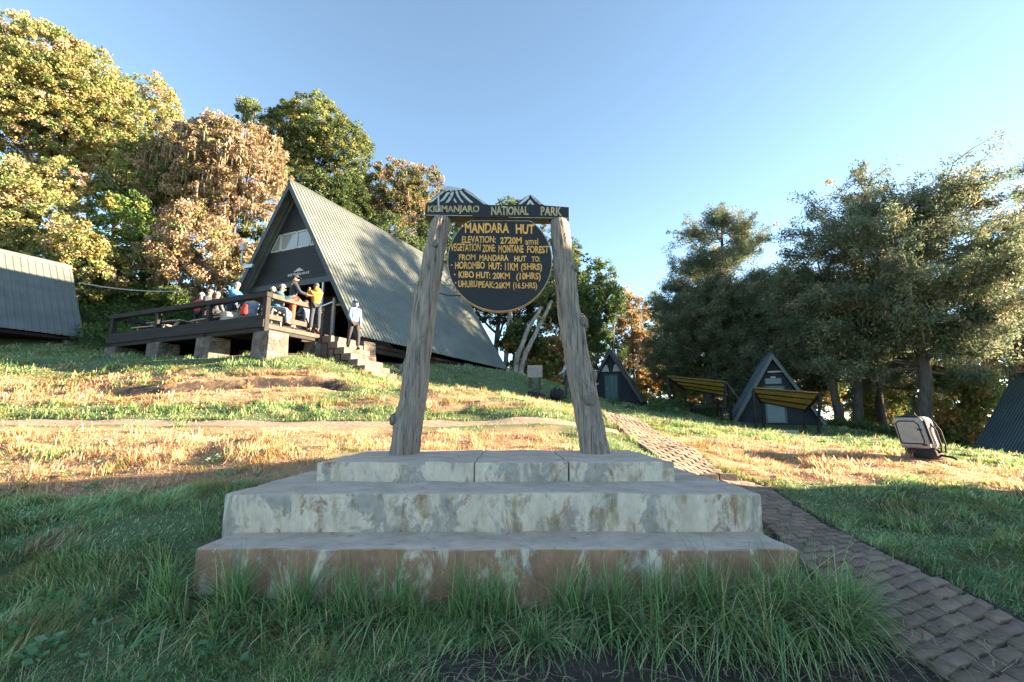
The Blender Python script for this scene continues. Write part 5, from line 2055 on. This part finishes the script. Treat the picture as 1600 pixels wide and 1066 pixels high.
    if vest:
        vj = {k: (v[0], tuple(np.array(v[1]) * 1.06) if hasattr(v[1], '__len__') else v[1] * 1.05) for k, v in jk.items() if k in ('hip', 'waist', 'chest', 'sh')}
        skin_mesh('vest', vj, [('hip', 'waist'), ('waist', 'chest'), ('chest', 'sh')], cloth(vest), root, 2)
    return root


def at_head(px, py, hgt, floor=FLOOR + 0.006):
    """stand on the deck so that the head top reaches pixel row py"""
    best = min(np.arange(12.5, 21, 0.02), key=lambda Y: abs(P(px, py, Y)[2] - floor - hgt))
    q = P(px, py, best)
    return (q[0], q[1], floor)


R90 = math.pi / 2
PEOPLE = [
    ('person in navy jacket, dark cap and orange red trousers standing at the deck railing', (461, 429), 1.80, -AZ - 0.55,
     dict(jacket=(.020, .032, .055), trousers=(.62, .11, .055), hat=(.03, .04, .06), hat_kind='cap', arms=((15, 12, 35), (30, 10, 50)), head=(-25, 8))),
    ('person in yellow orange jacket holding both hands to the face', (496, 441), 1.68, -AZ + 1.2,
     dict(jacket=(.68, .30, .035), trousers=(.03, .045, .07), hair=(.12, .11, .10), arms=((55, 10, 115), (55, 10, 120)), hood_down=True, lean=4)),
    ('person in red jacket standing with back turned at the left of the deck group', (315, 457), 1.62, -AZ + 0.3,
     dict(jacket=(.55, .045, .06), trousers=(.025, .027, .035), hat=(.5, .53, .56), hat_kind='beanie', hair=None, arms=((10, 10, 20), (20, 10, 40)))),
    ('person in navy jacket and grey cap beside the red jacket person', (328, 452), 1.68, -AZ - 1.3,
     dict(jacket=(.045, .055, .085), trousers=(.03, .03, .04), hat=(.24, .22, .25), hat_kind='beanie', hair=None, arms=((15, 8, 40), (15, 8, 40)))),
    ('grey haired person in blue grey jacket beside the railing post', (340, 455), 1.64, -AZ + 0.1,
     dict(jacket=(.11, .13, .17), trousers=(.04, .05, .07), hair=(.30, .27, .25), arms=((12, 8, 30), (12, 8, 30)))),
    ('person in bright blue jacket and light blue beanie looking right', (367, 441), 1.74, -AZ - 1.35,
     dict(jacket=(.045, .24, .60), trousers=(.05, .055, .07), hat=(.20, .45, .72), hat_kind='beanie', hair=None, arms=((35, 8, 60), (35, 8, 60)), lean=8)),
    ('white haired person in pale jacket bending at the railing corner', (418, 447), 1.55, -AZ - 1.0,
     dict(jacket=(.45, .47, .47), trousers=(.10, .11, .13), hair=(.50, .47, .43), arms=((40, 8, 60), (40, 8, 60)), lean=18)),
]
for lab, (px, py), hgt, fc, kw in PEOPLE:
    h_ = hgt if not kw.get('lean') else hgt / (1 - 0.30 * (1 - math.cos(math.radians(kw['lean']))))
    person(lab, at_head(px, py, hgt), fc, h=h_, **kw)
q = at_head(433, 443, 1.40)
person('person in teal jacket and grey beanie sitting behind the railing corner', (q[0], q[1], q[2]), -AZ - 1.1, h=1.78, seat=0.47, lean=14,
       legs=((82, 85, 8), (86, 80, 8)), arms=((40, 8, 50), (45, 8, 60)), jacket=(.025, .14, .20), trousers=(.17, .25, .38), hat=(.27, .29, .31), hat_kind='beanie', hair=None, head=(10, 15))
bn = tag(empty('bench', q, -AZ - 1.1), 'low pale bench under the teal jacket person', 'bench')
mb = MB()
mb.box(-0.5, 0.5, -0.2, 0.16, 0.42, 0.455)
mb.build('seat', M['timber_pale'], bn)
for x in (-0.42, 0.42):
    mb = MB()
    mb.box(x - 0.035, x + 0.035, -0.16, 0.12, 0.0, 0.415)
    mb.build('leg', M['timber_pale'], bn)
q = at_head(482, 470, 1.25)
person('person in faded blue denim sitting half hidden beside the orange red trousers', (q[0], q[1], q[2]), -AZ + 1.6, h=1.68, seat=0.42, lean=10,
       legs=((80, 85, 8), (84, 80, 8)), arms=((35, 8, 60), (35, 8, 60)), jacket=(.13, .20, .33), trousers=(.12, .14, .17), hair=(.10, .07, .05))
bn = tag(empty('bench', q, -AZ + 1.6), 'low pale bench under the denim clad person', 'bench')
mb = MB()
mb.box(-0.5, 0.5, -0.2, 0.16, 0.38, 0.41)
mb.build('seat', M['timber_pale'], bn)
for x in (-0.42, 0.42):
    mb = MB()
    mb.box(x - 0.035, x + 0.035, -0.16, 0.12, 0.0, 0.375)
    mb.build('leg', M['timber_pale'], bn)
q = at_head(397, 462, 1.22)
person('person in pale blue clothes sitting at the deck table', (q[0], q[1], q[2]), -AZ + 1.3, h=1.70, seat=0.42, lean=6,
       legs=((82, 85, 8), (84, 80, 8)), arms=((45, 8, 50), (50, 8, 60)), jacket=(.30, .38, .50), trousers=(.20, .26, .36), hair=(.06, .04, .03))
bn = tag(empty('bench', q, -AZ + 1.3), 'low pale bench under the person in pale blue clothes', 'bench')
mb = MB()
mb.box(-0.5, 0.5, -0.2, 0.16, 0.38, 0.41)
mb.build('seat', M['timber_pale'], bn)
for x in (-0.42, 0.42):
    mb = MB()
    mb.box(x - 0.035, x + 0.035, -0.16, 0.12, 0.0, 0.375)
    mb.build('leg', M['timber_pale'], bn)
# red bag on the deck
q = at_head(383, 470, 0.55)
rb = tag(skin_mesh('bag', {'a': ((0, 0, .09), (.11, .08)), 'b': ((0, 0, .20), (.115, .07)), 'c': ((0.02, 0, .36), (.07, .03)), 'd': ((0.03, 0, .42), (.08, .03))}, [('a', 'b'), ('b', 'c'), ('c', 'd')], cloth((.60, .03, .03)), None), 'red bag on the deck beside the white tub', 'bag')
rb.location = (q[0], q[1], q[2] + 0.03)

# man coming down the stairs: stands on the third step
q = HW(XR + 0.08 + 0.33 * 2 + 0.24, -0.82, 0)
zst = FLOOR - 0.10 - 0.22 * 2
person('person in light blue hooded top with grey sleeves walking down the steps', (q[0], q[1], zst + 0.015), -AZ - 1.9, h=1.72, lean=3,
       legs=((18, 22, 3), (-6, 6, 3)), arms=((-8, 14, 15), (12, 10, 25)), jacket=(.22, .37, .60), trousers=(.035, .036, .04), hat=(.24, .42, .68), hat_kind='hood', hair=None, skin=SKIN_D, head=(-12, 14))

# porter at the duffels
q = P(889, 622, 20.0)
person('person in white sun hat and blue and white top standing by the duffels', (q[0], q[1], h1(q[0], q[1]) + 0.01), math.radians(65), h=1.66, lean=8,
       legs=((10, 10, 4), (-4, 4, 4)), arms=((20, 8, 40), (15, 8, 30)), jacket=(.50, .52, .55), trousers=(.04, .055, .075), vest=(.05, .13, .32), hat=(.55, .56, .55), hat_kind='sunhat', skin=SKIN_D, head=(0, 20))


# ------------------------------------------------------------------ luggage
def duffel(label, p0, p1, r, Y):
    a, b = P(*p0, Y), P(*p1, Y - 0.25)
    for q in (a, b): q[2] = h1(q[0], q[1]) + r * 0.9
    o = (a + b) / 2
    o[2] -= r * 0.9
    root = tag(empty('duffel_bag', o), label, 'bag', 'black duffels on the grass')
    d = unit(b - a)
    pts = [a - o + (b - a) * f for f in (0.0, 0.03, 0.15, 0.4, 0.65, 0.87, 0.97, 1.0)]
    mb = MB()
    mb.tube(pts, [r * .62, r * .88, r, r * 1.05, r * .98, r, r * .86, r * .6], 18, True, 0.035, np.random.default_rng(3))
    mb.build('bag_body', cloth((.018, .020, .026)), root, True)
    for f in (0.3, 0.7):
        mb = MB()
        c = a - o + (b - a) * f
        x = unit(np.cross(d, [0, 0, 1]))
        mb.tube([c + x * r * 1.06 * math.cos(t_) + np.array([0, 0, 1]) * r * 1.08 * math.sin(t_) for t_ in np.linspace(-.5, math.pi + .5, 14)], 0.022, 6)
        mb.build('strap', cloth((.05, .055, .065)), root, True)
    mb = MB()
    c0, c1 = a - o + (b - a) * .3 + [0, 0, r * 1.1], a - o + (b - a) * .7 + [0, 0, r * 1.1]
    mb.tube([c0, (c0 + c1) / 2 + [0, 0, .1], c1], 0.02, 6)
    mb.build('handle', cloth((.05, .055, .065)), root, True)
    return root


duffel('long black duffel with pale end lying below the notice board', (824, 606), (851, 618), 0.21, 19.6)
duffel('plump black duffel beside the standing person in the sun hat', (862, 612), (879, 618), 0.24, 19.9)

# the big travel backpack on the lawn
q = P(1440, 722, 8.6)
zg = h1(q[0], q[1])
bp = tag(empty('backpack', (q[0], q[1], zg), math.radians(-68)), 'cream and grey travel backpack standing alone on the dry lawn', 'backpack')
tilt = Matrix.Rotation(math.radians(14), 4, 'Y') @ Matrix.Identity(4)
shear = Matrix(((1, 0, -0.10, 0.03), (0, 1, -0.16, 0.05), (0, 0, 1, 0), (0, 0, 0, 1)))


def bag_part(name, boxes, m, bev, parent, smooth=True):
    mb = MB()
    for x0, x1, y0, y1, za, zb in boxes: mb.box(x0, x1, y0, y1, za, zb)
    o = mb.build(name, m, parent, smooth, bev, 4)
    o.data.transform(shear)
    return o


cream, gcl, blk = cloth((.62, .56, .46)), cloth((.42, .42, .40)), cloth((.02, .021, .025))
bag_part('bag_body', [(-.24, .24, -.10, .19, .17, .74)], cream, .085, bp)
bag_part('base', [(-.235, .235, -.10, .19, .0, .21)], blk, .055, bp)
fp = bag_part('front_panel', [(-.232, .225, -.165, -.075, .19, .725)], gcl, .055, bp)
rim = []
pts = [(-.17, .27), (.15, .27), (.175, .31), (.165, .60), (.12, .66), (-.13, .66), (-.18, .62), (-.19, .31), (-.17, .27)]
mb = MB()
mb.tube([(x, -.163, z) for x, z in pts], .012, 6, False)
o = mb.build('zip', blk, fp, True)
o.data.transform(shear)
mb = MB()
mb.tube([(-.235, -.07, .28), (-.238, -.075, .55), (-.20, -.08, .72), (-.05, -.085, .745), (.14, -.085, .74), (.225, -.08, .66), (.235, -.08, .28)], .022, 6, False)
o = mb.build('piping', blk, bp, True)
o.data.transform(shear)
mb = MB()
mb.tube([(-.08, .03, .735), (-.06, .03, .785), (.06, .03, .785), (.08, .03, .735)], .016, 6)
o = mb.build('handle', blk, bp, True)
o.data.transform(shear)
for y in (.02, .15):
    mb = MB()
    mb.tube([(.22, y + .03, .68), (.275, y + .06, .5), (.27, y + .07, .25), (.245, y + .05, .12)], .014, 6)
    o = mb.build('strap', blk, bp, True)
    o.data.transform(shear)
mb = MB()
mb.tube([(.24, .1, .08), (.40, .14, .05), (.46, .12, .02)], .022, 6)
mb.build('hip_belt', blk, bp, True)
mb = MB()
for z in (.24, .50):
    mb.box(.13, .20, -.178, -.168, z, z + .03)
o = mb.build('buckle', blk, fp)
o.data.transform(shear)
# dark jacket dropped on the grass at the right edge
q = P(1594, 737, 9.2)
o = tag(skin_mesh('dropped_jacket', {'a': ((-.3, 0, .03), (.08, .05)), 'b': ((0, .03, .05), (.13, .07)), 'c': ((.3, -.05, .04), (.10, .06))}, [('a', 'b'), ('b', 'c')], cloth((.025, .022, .022)), None),
        'dark crumpled cloth lying on the dry grass at the right edge', 'jacket')
o.location = (q[0], q[1], h1(q[0], q[1]) + 0.02)
# pale slab and stones in front of the navy cabin
q = P(1225, 676, 24.0)
mb = MB()
mb.box(-.6, .6, -.3, .3, -.3, .14)
o = mb.build('stone_slab', plain('pale_stone', (.30, .30, .27), .9, .3, 5, .5), None, bevel=.05, seg=2)
o.location = (q[0], q[1], h1(q[0], q[1]))
o.rotation_euler = (0.03, 0, -0.3)
tag(o, 'pale flat stone slab lying in front of the navy cabin', 'stone')

# dead branch reaching in at the right edge of the picture
rg = np.random.default_rng(9)
b = P(1700, 330, 20)
e = P(1576, 287, 19)
mb = MB()
base_b = np.array([b[0] + 3.0, b[1] + 1.0, 0])
base_b[2] = h1(base_b[0], base_b[1])
dt = tag(empty('dead_tree', base_b), 'bare tree beyond the right edge with one thin dead branch in view', 'tree')
mb.tube(bent([0, 0, -.1], [-.6, 0, b[2] - base_b[2] + 2.5], 10, .25, rg), np.linspace(.2, .05, 10), 8, True, .1, rg)
mb.build('trunk', M['bark'], dt, True)
mb = MB()
br = bent(np.array([-.5, 0, b[2] - base_b[2] + .6]), e - base_b, 9, .12, rg)
mb.tube(br, np.linspace(.06, .012, 9), 6)
for j in (4, 5, 6, 7):
    mb.tube([br[j], br[j] + np.array([-.35, .05, rg.uniform(-.1, .3)])], [.018, .006], 5)
mb.build('branch', M['bark'], dt, True)

# ------------------------------------------------------------------ grass
GG = [(0.111, 0.224, 0.085, 3), (0.183, 0.314, 0.111, 3), (0.254, 0.389, 0.144, 2), (0.381, 0.463, 0.237, 1.4), (0.079, 0.158, 0.068, 2), (0.508, 0.448, 0.254, 1.2)]
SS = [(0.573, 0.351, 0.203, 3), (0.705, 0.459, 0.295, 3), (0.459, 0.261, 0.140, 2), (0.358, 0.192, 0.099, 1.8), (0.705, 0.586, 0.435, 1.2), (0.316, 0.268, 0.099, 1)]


def plinth_in(x, y, g=0.0): return (x > -2.26 - g) & (x < 1.97 + g) & (y > 3.33 - g) & (y < 6.48 + g)


def blocked(x, y):
    b = plinth_in(x, y)
    lx = (x - HUT0[0]) * DX[0] + (y - HUT0[1]) * DX[1]
    ly = (x - HUT0[0]) * D1[0] + (y - HUT0[1]) * D1[1]
    b |= (np.abs(lx) < 3.7) & (ly > -3.0) & (ly < 13)
    for hr, hw_, l0, l1 in ((hD, 1.9, 0, 7.3), (hA, 1.9, .1, 4.5), (hB, 1.9, -1, 4.5), (hC, 1.9, 0, 6)):
        a = hr.rotation_euler[2]
        dx, dy = x - hr.location[0], y - hr.location[1]
        u, v = dx * math.cos(a) + dy * math.sin(a), -dx * math.sin(a) + dy * math.cos(a)
        b |= (np.abs(u) < hw_) & (v > l0) & (v < l1)
    return b


def blades(x, y, z, hgt, wid, lean_a, lean, col, seg=2, tipcol=1.25):
    n = len(x)
    d = np.c_[np.cos(lean_a), np.sin(lean_a), np.zeros(n)]
    sd = np.c_[-np.sin(lean_a + .6), np.cos(lean_a + .6), np.zeros(n)] * (wid / 2)[:, None]
    p = np.c_[x, y, z]
    V = np.empty((n, (seg + 1) * 2, 3))
    C = np.empty((n, (seg + 1) * 2, 3))
    for k in range(seg + 1):
        f = k / seg
        ang = lean * (0.35 + 0.65 * f)
        off = d * (np.sin(ang) * hgt * f)[:, None]
        off[:, 2] += np.cos(ang) * hgt * f
        w = (1 - f * 0.88) if k else 0.9
        V[:, 2 * k] = p + off - sd * w
        V[:, 2 * k + 1] = p + off + sd * w
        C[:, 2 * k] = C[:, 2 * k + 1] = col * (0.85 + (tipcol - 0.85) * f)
    m = (seg + 1) * 2
    base = np.arange(n)[:, None] * m
    Fq = np.concatenate([base + np.array([2 * k, 2 * k + 1, 2 * k + 3, 2 * k + 2]) for k in range(seg)], 0)
    return V.reshape(-1, 3), Fq, C.reshape(-1, 3)


def lawn(n, y0, y1, seed):
    rng = np.random.default_rng(seed)
    y = np.exp(rng.uniform(math.log(y0), math.log(y1), n))
    x = rng.uniform(-1.25, 1.25, n) * (y + 1.3)
    dk, dp, sc_ = darksoil(x, y), dirtpath(x, y), scars(x, y)
    keep = ~blocked(x, y)
    keep &= rng.random(n) > np.maximum.reduce([dk * 0.97, dp * 0.93, sc_ * 0.75])
    pmk = np.maximum(strip_mask(x, y, PATH_L, PATH_R, 0.02), strip_mask(x, y, UP_L, UP_R, 0.0))
    keep &= ~((pmk > 0.5) & (rng.random(n) > 0.03))
    x, y = x[keep], y[keep]
    n = len(x)
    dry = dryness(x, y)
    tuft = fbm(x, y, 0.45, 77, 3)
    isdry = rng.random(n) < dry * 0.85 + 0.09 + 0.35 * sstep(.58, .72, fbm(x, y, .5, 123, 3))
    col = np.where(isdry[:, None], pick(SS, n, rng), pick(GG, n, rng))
    patch = fbm(x, y, 0.8, 90, 3)
    col *= (0.45 + 1.15 * patch)[:, None] * rng.uniform(.7, 1.35, (n, 1))
    yel = sstep(.56, .70, fbm(x, y, 0.7, 95, 3))[:, None]           # patches of yellowing turf
    col = col * (1 - yel * 0.5) + np.array([.26, .21, .05]) * yel * 0.5
    d = np.hypot(x, y)
    hgt = (0.030 + 0.09 * sstep(.42, .75, tuft)) * rng.uniform(.55, 1.5, n) * np.clip(0.85 + d * 0.02, .85, 1.6)
    hgt = np.where(isdry, hgt * 0.9, hgt) * (1 - 0.72 * sstep(7.7, 8.1, y) * sstep(8.9, 8.7, y) * sstep(2.2, 1.6, x))
    wid = np.clip(0.0018 * d, 0.0055, 0.05) * rng.uniform(.7, 1.3, n)
    comb = fbm(x, y, 0.7, 99, 2) * 12.0
    la = comb + rng.normal(0, 0.9, n)
    lean = np.clip(rng.normal(0.95, 0.35, n), .1, 1.5)
    return blades(x, y, H(x, y) - 0.008, hgt, wid, la, lean, col)


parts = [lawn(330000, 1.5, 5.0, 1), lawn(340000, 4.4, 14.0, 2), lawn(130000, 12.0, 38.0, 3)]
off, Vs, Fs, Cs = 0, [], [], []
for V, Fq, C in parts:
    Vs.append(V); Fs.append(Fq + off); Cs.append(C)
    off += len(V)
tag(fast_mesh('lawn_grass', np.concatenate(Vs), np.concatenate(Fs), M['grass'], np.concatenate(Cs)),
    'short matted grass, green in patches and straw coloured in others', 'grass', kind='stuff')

# tall rank grass round the foot of the plinth
rng = np.random.default_rng(21)
N = 6800
x = rng.uniform(-2.55, 2.42, N)
dens = 0.35 + 0.65 * sstep(-.2, .9, x) + 0.35 * sstep(-1.2, -1.9, x)
dens *= 0.45 + 1.1 * fbm(x, x * 0, 0.28, 12, 2)
k = rng.random(N) < dens
x = x[k]
N = len(x)
tcx = np.concatenate([rng.uniform(-2.3, .1, 26), rng.uniform(0, 2.15, 46)])
tcy = 3.29 - np.abs(rng.normal(0, .15, 72))
ti = np.argmin(np.abs(x[:, None] - tcx[None] + rng.normal(0, .10, (N, 72))), 1)
x = tcx[ti] + rng.normal(0, .045, N)
y = np.minimum(tcy[ti] + rng.normal(0, .04, N), 3.325)
y = np.where((x > 1.97), 3.36 - rng.uniform(0, .22, N), y)
x = np.minimum(x, 2.2 + rng.uniform(-.1, .06, N))
tall = (0.13 + 0.17 * fbm(x, y, .3, 14, 2) + 0.15 * sstep(.3, 1.2, x)) * (0.65 + 0.7 * np.random.default_rng(5).random(72))[ti] * rng.uniform(.6, 1.35, N)
tall *= np.where(x > 2.0, 0.8, 1.0)
col = pick(GG + [(.26, .20, .08, 1.4), (.22, .26, .16, 1.2), (.34, .26, .14, .8)], N, rng) * rng.uniform(.7, 1.25, (N, 1))
la = -math.pi / 2 + rng.normal(0, 1.0, N)
droop = rng.random(N) < .5
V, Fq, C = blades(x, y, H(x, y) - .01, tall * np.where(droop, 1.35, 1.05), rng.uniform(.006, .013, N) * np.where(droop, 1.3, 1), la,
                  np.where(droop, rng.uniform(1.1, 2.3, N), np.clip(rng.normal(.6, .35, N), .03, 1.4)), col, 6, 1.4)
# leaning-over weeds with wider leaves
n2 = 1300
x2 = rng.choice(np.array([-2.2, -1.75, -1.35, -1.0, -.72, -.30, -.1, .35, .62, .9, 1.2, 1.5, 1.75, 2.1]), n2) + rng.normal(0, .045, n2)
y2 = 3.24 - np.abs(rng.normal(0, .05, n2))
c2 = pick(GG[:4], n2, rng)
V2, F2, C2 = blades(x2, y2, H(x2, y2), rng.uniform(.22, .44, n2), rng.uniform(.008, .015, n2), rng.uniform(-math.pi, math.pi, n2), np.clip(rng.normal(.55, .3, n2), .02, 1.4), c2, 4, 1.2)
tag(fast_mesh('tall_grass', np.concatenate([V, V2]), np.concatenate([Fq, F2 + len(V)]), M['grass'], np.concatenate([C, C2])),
    'long drooping green grass along the foot of the plinth', 'grass', kind='stuff')

# coarse tufts scattered over the lawn
rng = np.random.default_rng(33)
cx, cy = [], []
for _ in range(420):
    yy = math.exp(rng.uniform(math.log(2.2), math.log(18)))
    xx = rng.uniform(-1.15, 1.15) * yy
    cx.append(xx); cy.append(yy)
cx, cy = np.array(cx), np.array(cy)
ok = ~blocked(cx, cy) & (darksoil(cx, cy) < .3) & (dirtpath(cx, cy) < .3) & (strip_mask(cx, cy, PATH_L, PATH_R, .05) < .5) & (strip_mask(cx, cy, UP_L, UP_R, .05) < .5)
cx, cy = cx[ok], cy[ok]
per = 34
i = np.repeat(np.arange(len(cx)), per)
n = len(i)
x, y = cx[i] + rng.normal(0, .05, n), cy[i] + rng.normal(0, .05, n)
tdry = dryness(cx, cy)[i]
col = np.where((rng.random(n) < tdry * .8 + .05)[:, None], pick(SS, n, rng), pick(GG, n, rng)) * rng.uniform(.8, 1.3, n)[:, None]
d = np.hypot(x, y)
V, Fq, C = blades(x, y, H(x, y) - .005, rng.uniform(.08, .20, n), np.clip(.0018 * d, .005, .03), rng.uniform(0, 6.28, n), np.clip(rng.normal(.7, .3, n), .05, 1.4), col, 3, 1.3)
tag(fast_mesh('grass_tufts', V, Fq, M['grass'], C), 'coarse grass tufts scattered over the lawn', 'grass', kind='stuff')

# broad leaved weeds in the turf
rng = np.random.default_rng(55)
n = 260
y = np.exp(rng.uniform(math.log(2.2), math.log(6.5), n))
x = rng.uniform(-1.15, 1.15, n) * y
k = ~blocked(x, y) & (darksoil(x, y) < .3) & (strip_mask(x, y, PATH_L, PATH_R, .05) < .5) & (strip_mask(x, y, UP_L, UP_R, .05) < .5) & (fbm(x, y, .6, 140, 2) > .5)
x, y = x[k], y[k]
per = 12
i = np.repeat(np.arange(len(x)), per)
n = len(i)
a = rng.uniform(0, 6.28, n)
rr = rng.uniform(.015, .09, n)
c = np.c_[x[i] + np.cos(a) * rr, y[i] + np.sin(a) * rr, np.zeros(n)]
c[:, 2] = H(c[:, 0], c[:, 1]) + rng.uniform(.03, .085, n)
ln = rng.uniform(.035, .075, n)
V = leaf_quads(c, ln, ln * .55, rng, np.c_[np.cos(a), np.sin(a), np.full(n, .35)] * 1.6)
col = np.repeat(pick([(.10, .22, .09, 3), (.15, .27, .13, 2), (.22, .33, .20, 1), (.20, .13, .06, .5)], n, rng), 4, axis=0)
tag(fast_mesh('weeds', V, q4(n), M['grass'], col), 'small broad leaved weeds growing in the shaded turf', 'weeds', kind='stuff')

# dry stalks lying on the bare soil and the pavers
rng = np.random.default_rng(44)
n = 900
x, y = rng.uniform(-2.2, 2.9, n), rng.uniform(2.2, 3.25, n)
k = (rng.random(n) < 0.15 + 0.85 * np.clip(darksoil(x, y), 0, 1)) & ~plinth_in(x, y, .02)
x, y = x[k], y[k]
x = np.r_[x, rng.uniform(2.2, 4.6, 90)]
y = np.r_[y, rng.uniform(2.6, 6.0, 90)]
n = len(x)
a = rng.uniform(0, 6.28, n)
L_ = rng.uniform(.05, .26, n) * np.where(np.arange(n) > n - 90, .6, 1)
w_ = rng.uniform(.0018, .0042, n)
S_ = 6
V = np.empty((n, (S_ + 1) * 2, 3))
cv = rng.normal(0, 0.8, n)
px_, py_ = x.copy(), y.copy()
for s_ in range(S_ + 1):
    aa = a + cv * (s_ / S_ - .5)
    z = H(px_, py_) + .012 + rng.uniform(0, .012, n) + np.where(x > 2.35, .02, 0) + .02 * np.sin(math.pi * s_ / S_) * rng.random(n)
    V[:, 2 * s_] = np.c_[px_ - np.sin(aa) * w_, py_ + np.cos(aa) * w_, z]
    V[:, 2 * s_ + 1] = np.c_[px_ + np.sin(aa) * w_, py_ - np.cos(aa) * w_, z]
    px_ += np.cos(aa) * L_ / S_
    py_ += np.sin(aa) * L_ / S_
m_ = (S_ + 1) * 2
base_i = np.arange(n)[:, None] * m_
Fq = np.concatenate([base_i + np.array([2 * q, 2 * q + 1, 2 * q + 3, 2 * q + 2]) for q in range(S_)], 0)
col = np.repeat(pick([(.30, .25, .16, 3), (.42, .36, .25, 2), (.17, .12, .08, 2)], n, rng), m_, axis=0)
tag(fast_mesh('dry_stalks', V.reshape(-1, 3), Fq, M['grass'], col), 'loose dry stalks on the bare soil and the pavers', 'straw', kind='stuff')
# crumbs of soil
n = 2600
x, y = rng.uniform(-1.6, 2.7, n), rng.uniform(2.2, 3.2, n)
k = darksoil(x, y) > .35
x, y = x[k], y[k]
n = len(x)
c = np.c_[x, y, H(x, y) + .002]
tet = np.array([[1, 0, -.4], [-.5, .87, -.4], [-.5, -.87, -.4], [0, 0, .8]])
r_ = rng.uniform(.003, .012, n) ** 1.0
V = c[:, None] + (tet[None] + rng.normal(0, .25, (n, 4, 3))) * r_[:, None, None]
Fq = (np.arange(n)[:, None, None] * 4 + np.array([[0, 1, 3], [1, 2, 3], [2, 0, 3]])[None]).reshape(-1, 3)
col = np.repeat(np.array([.05, .038, .03]) * rng.uniform(.5, 2.2, (n, 1)), 4, axis=0)
tag(fast_mesh('soil_crumbs', V.reshape(-1, 3), Fq, M['paver'], col), 'crumbs of dark earth on the trodden ground', 'soil', kind='stuff')
#MORE
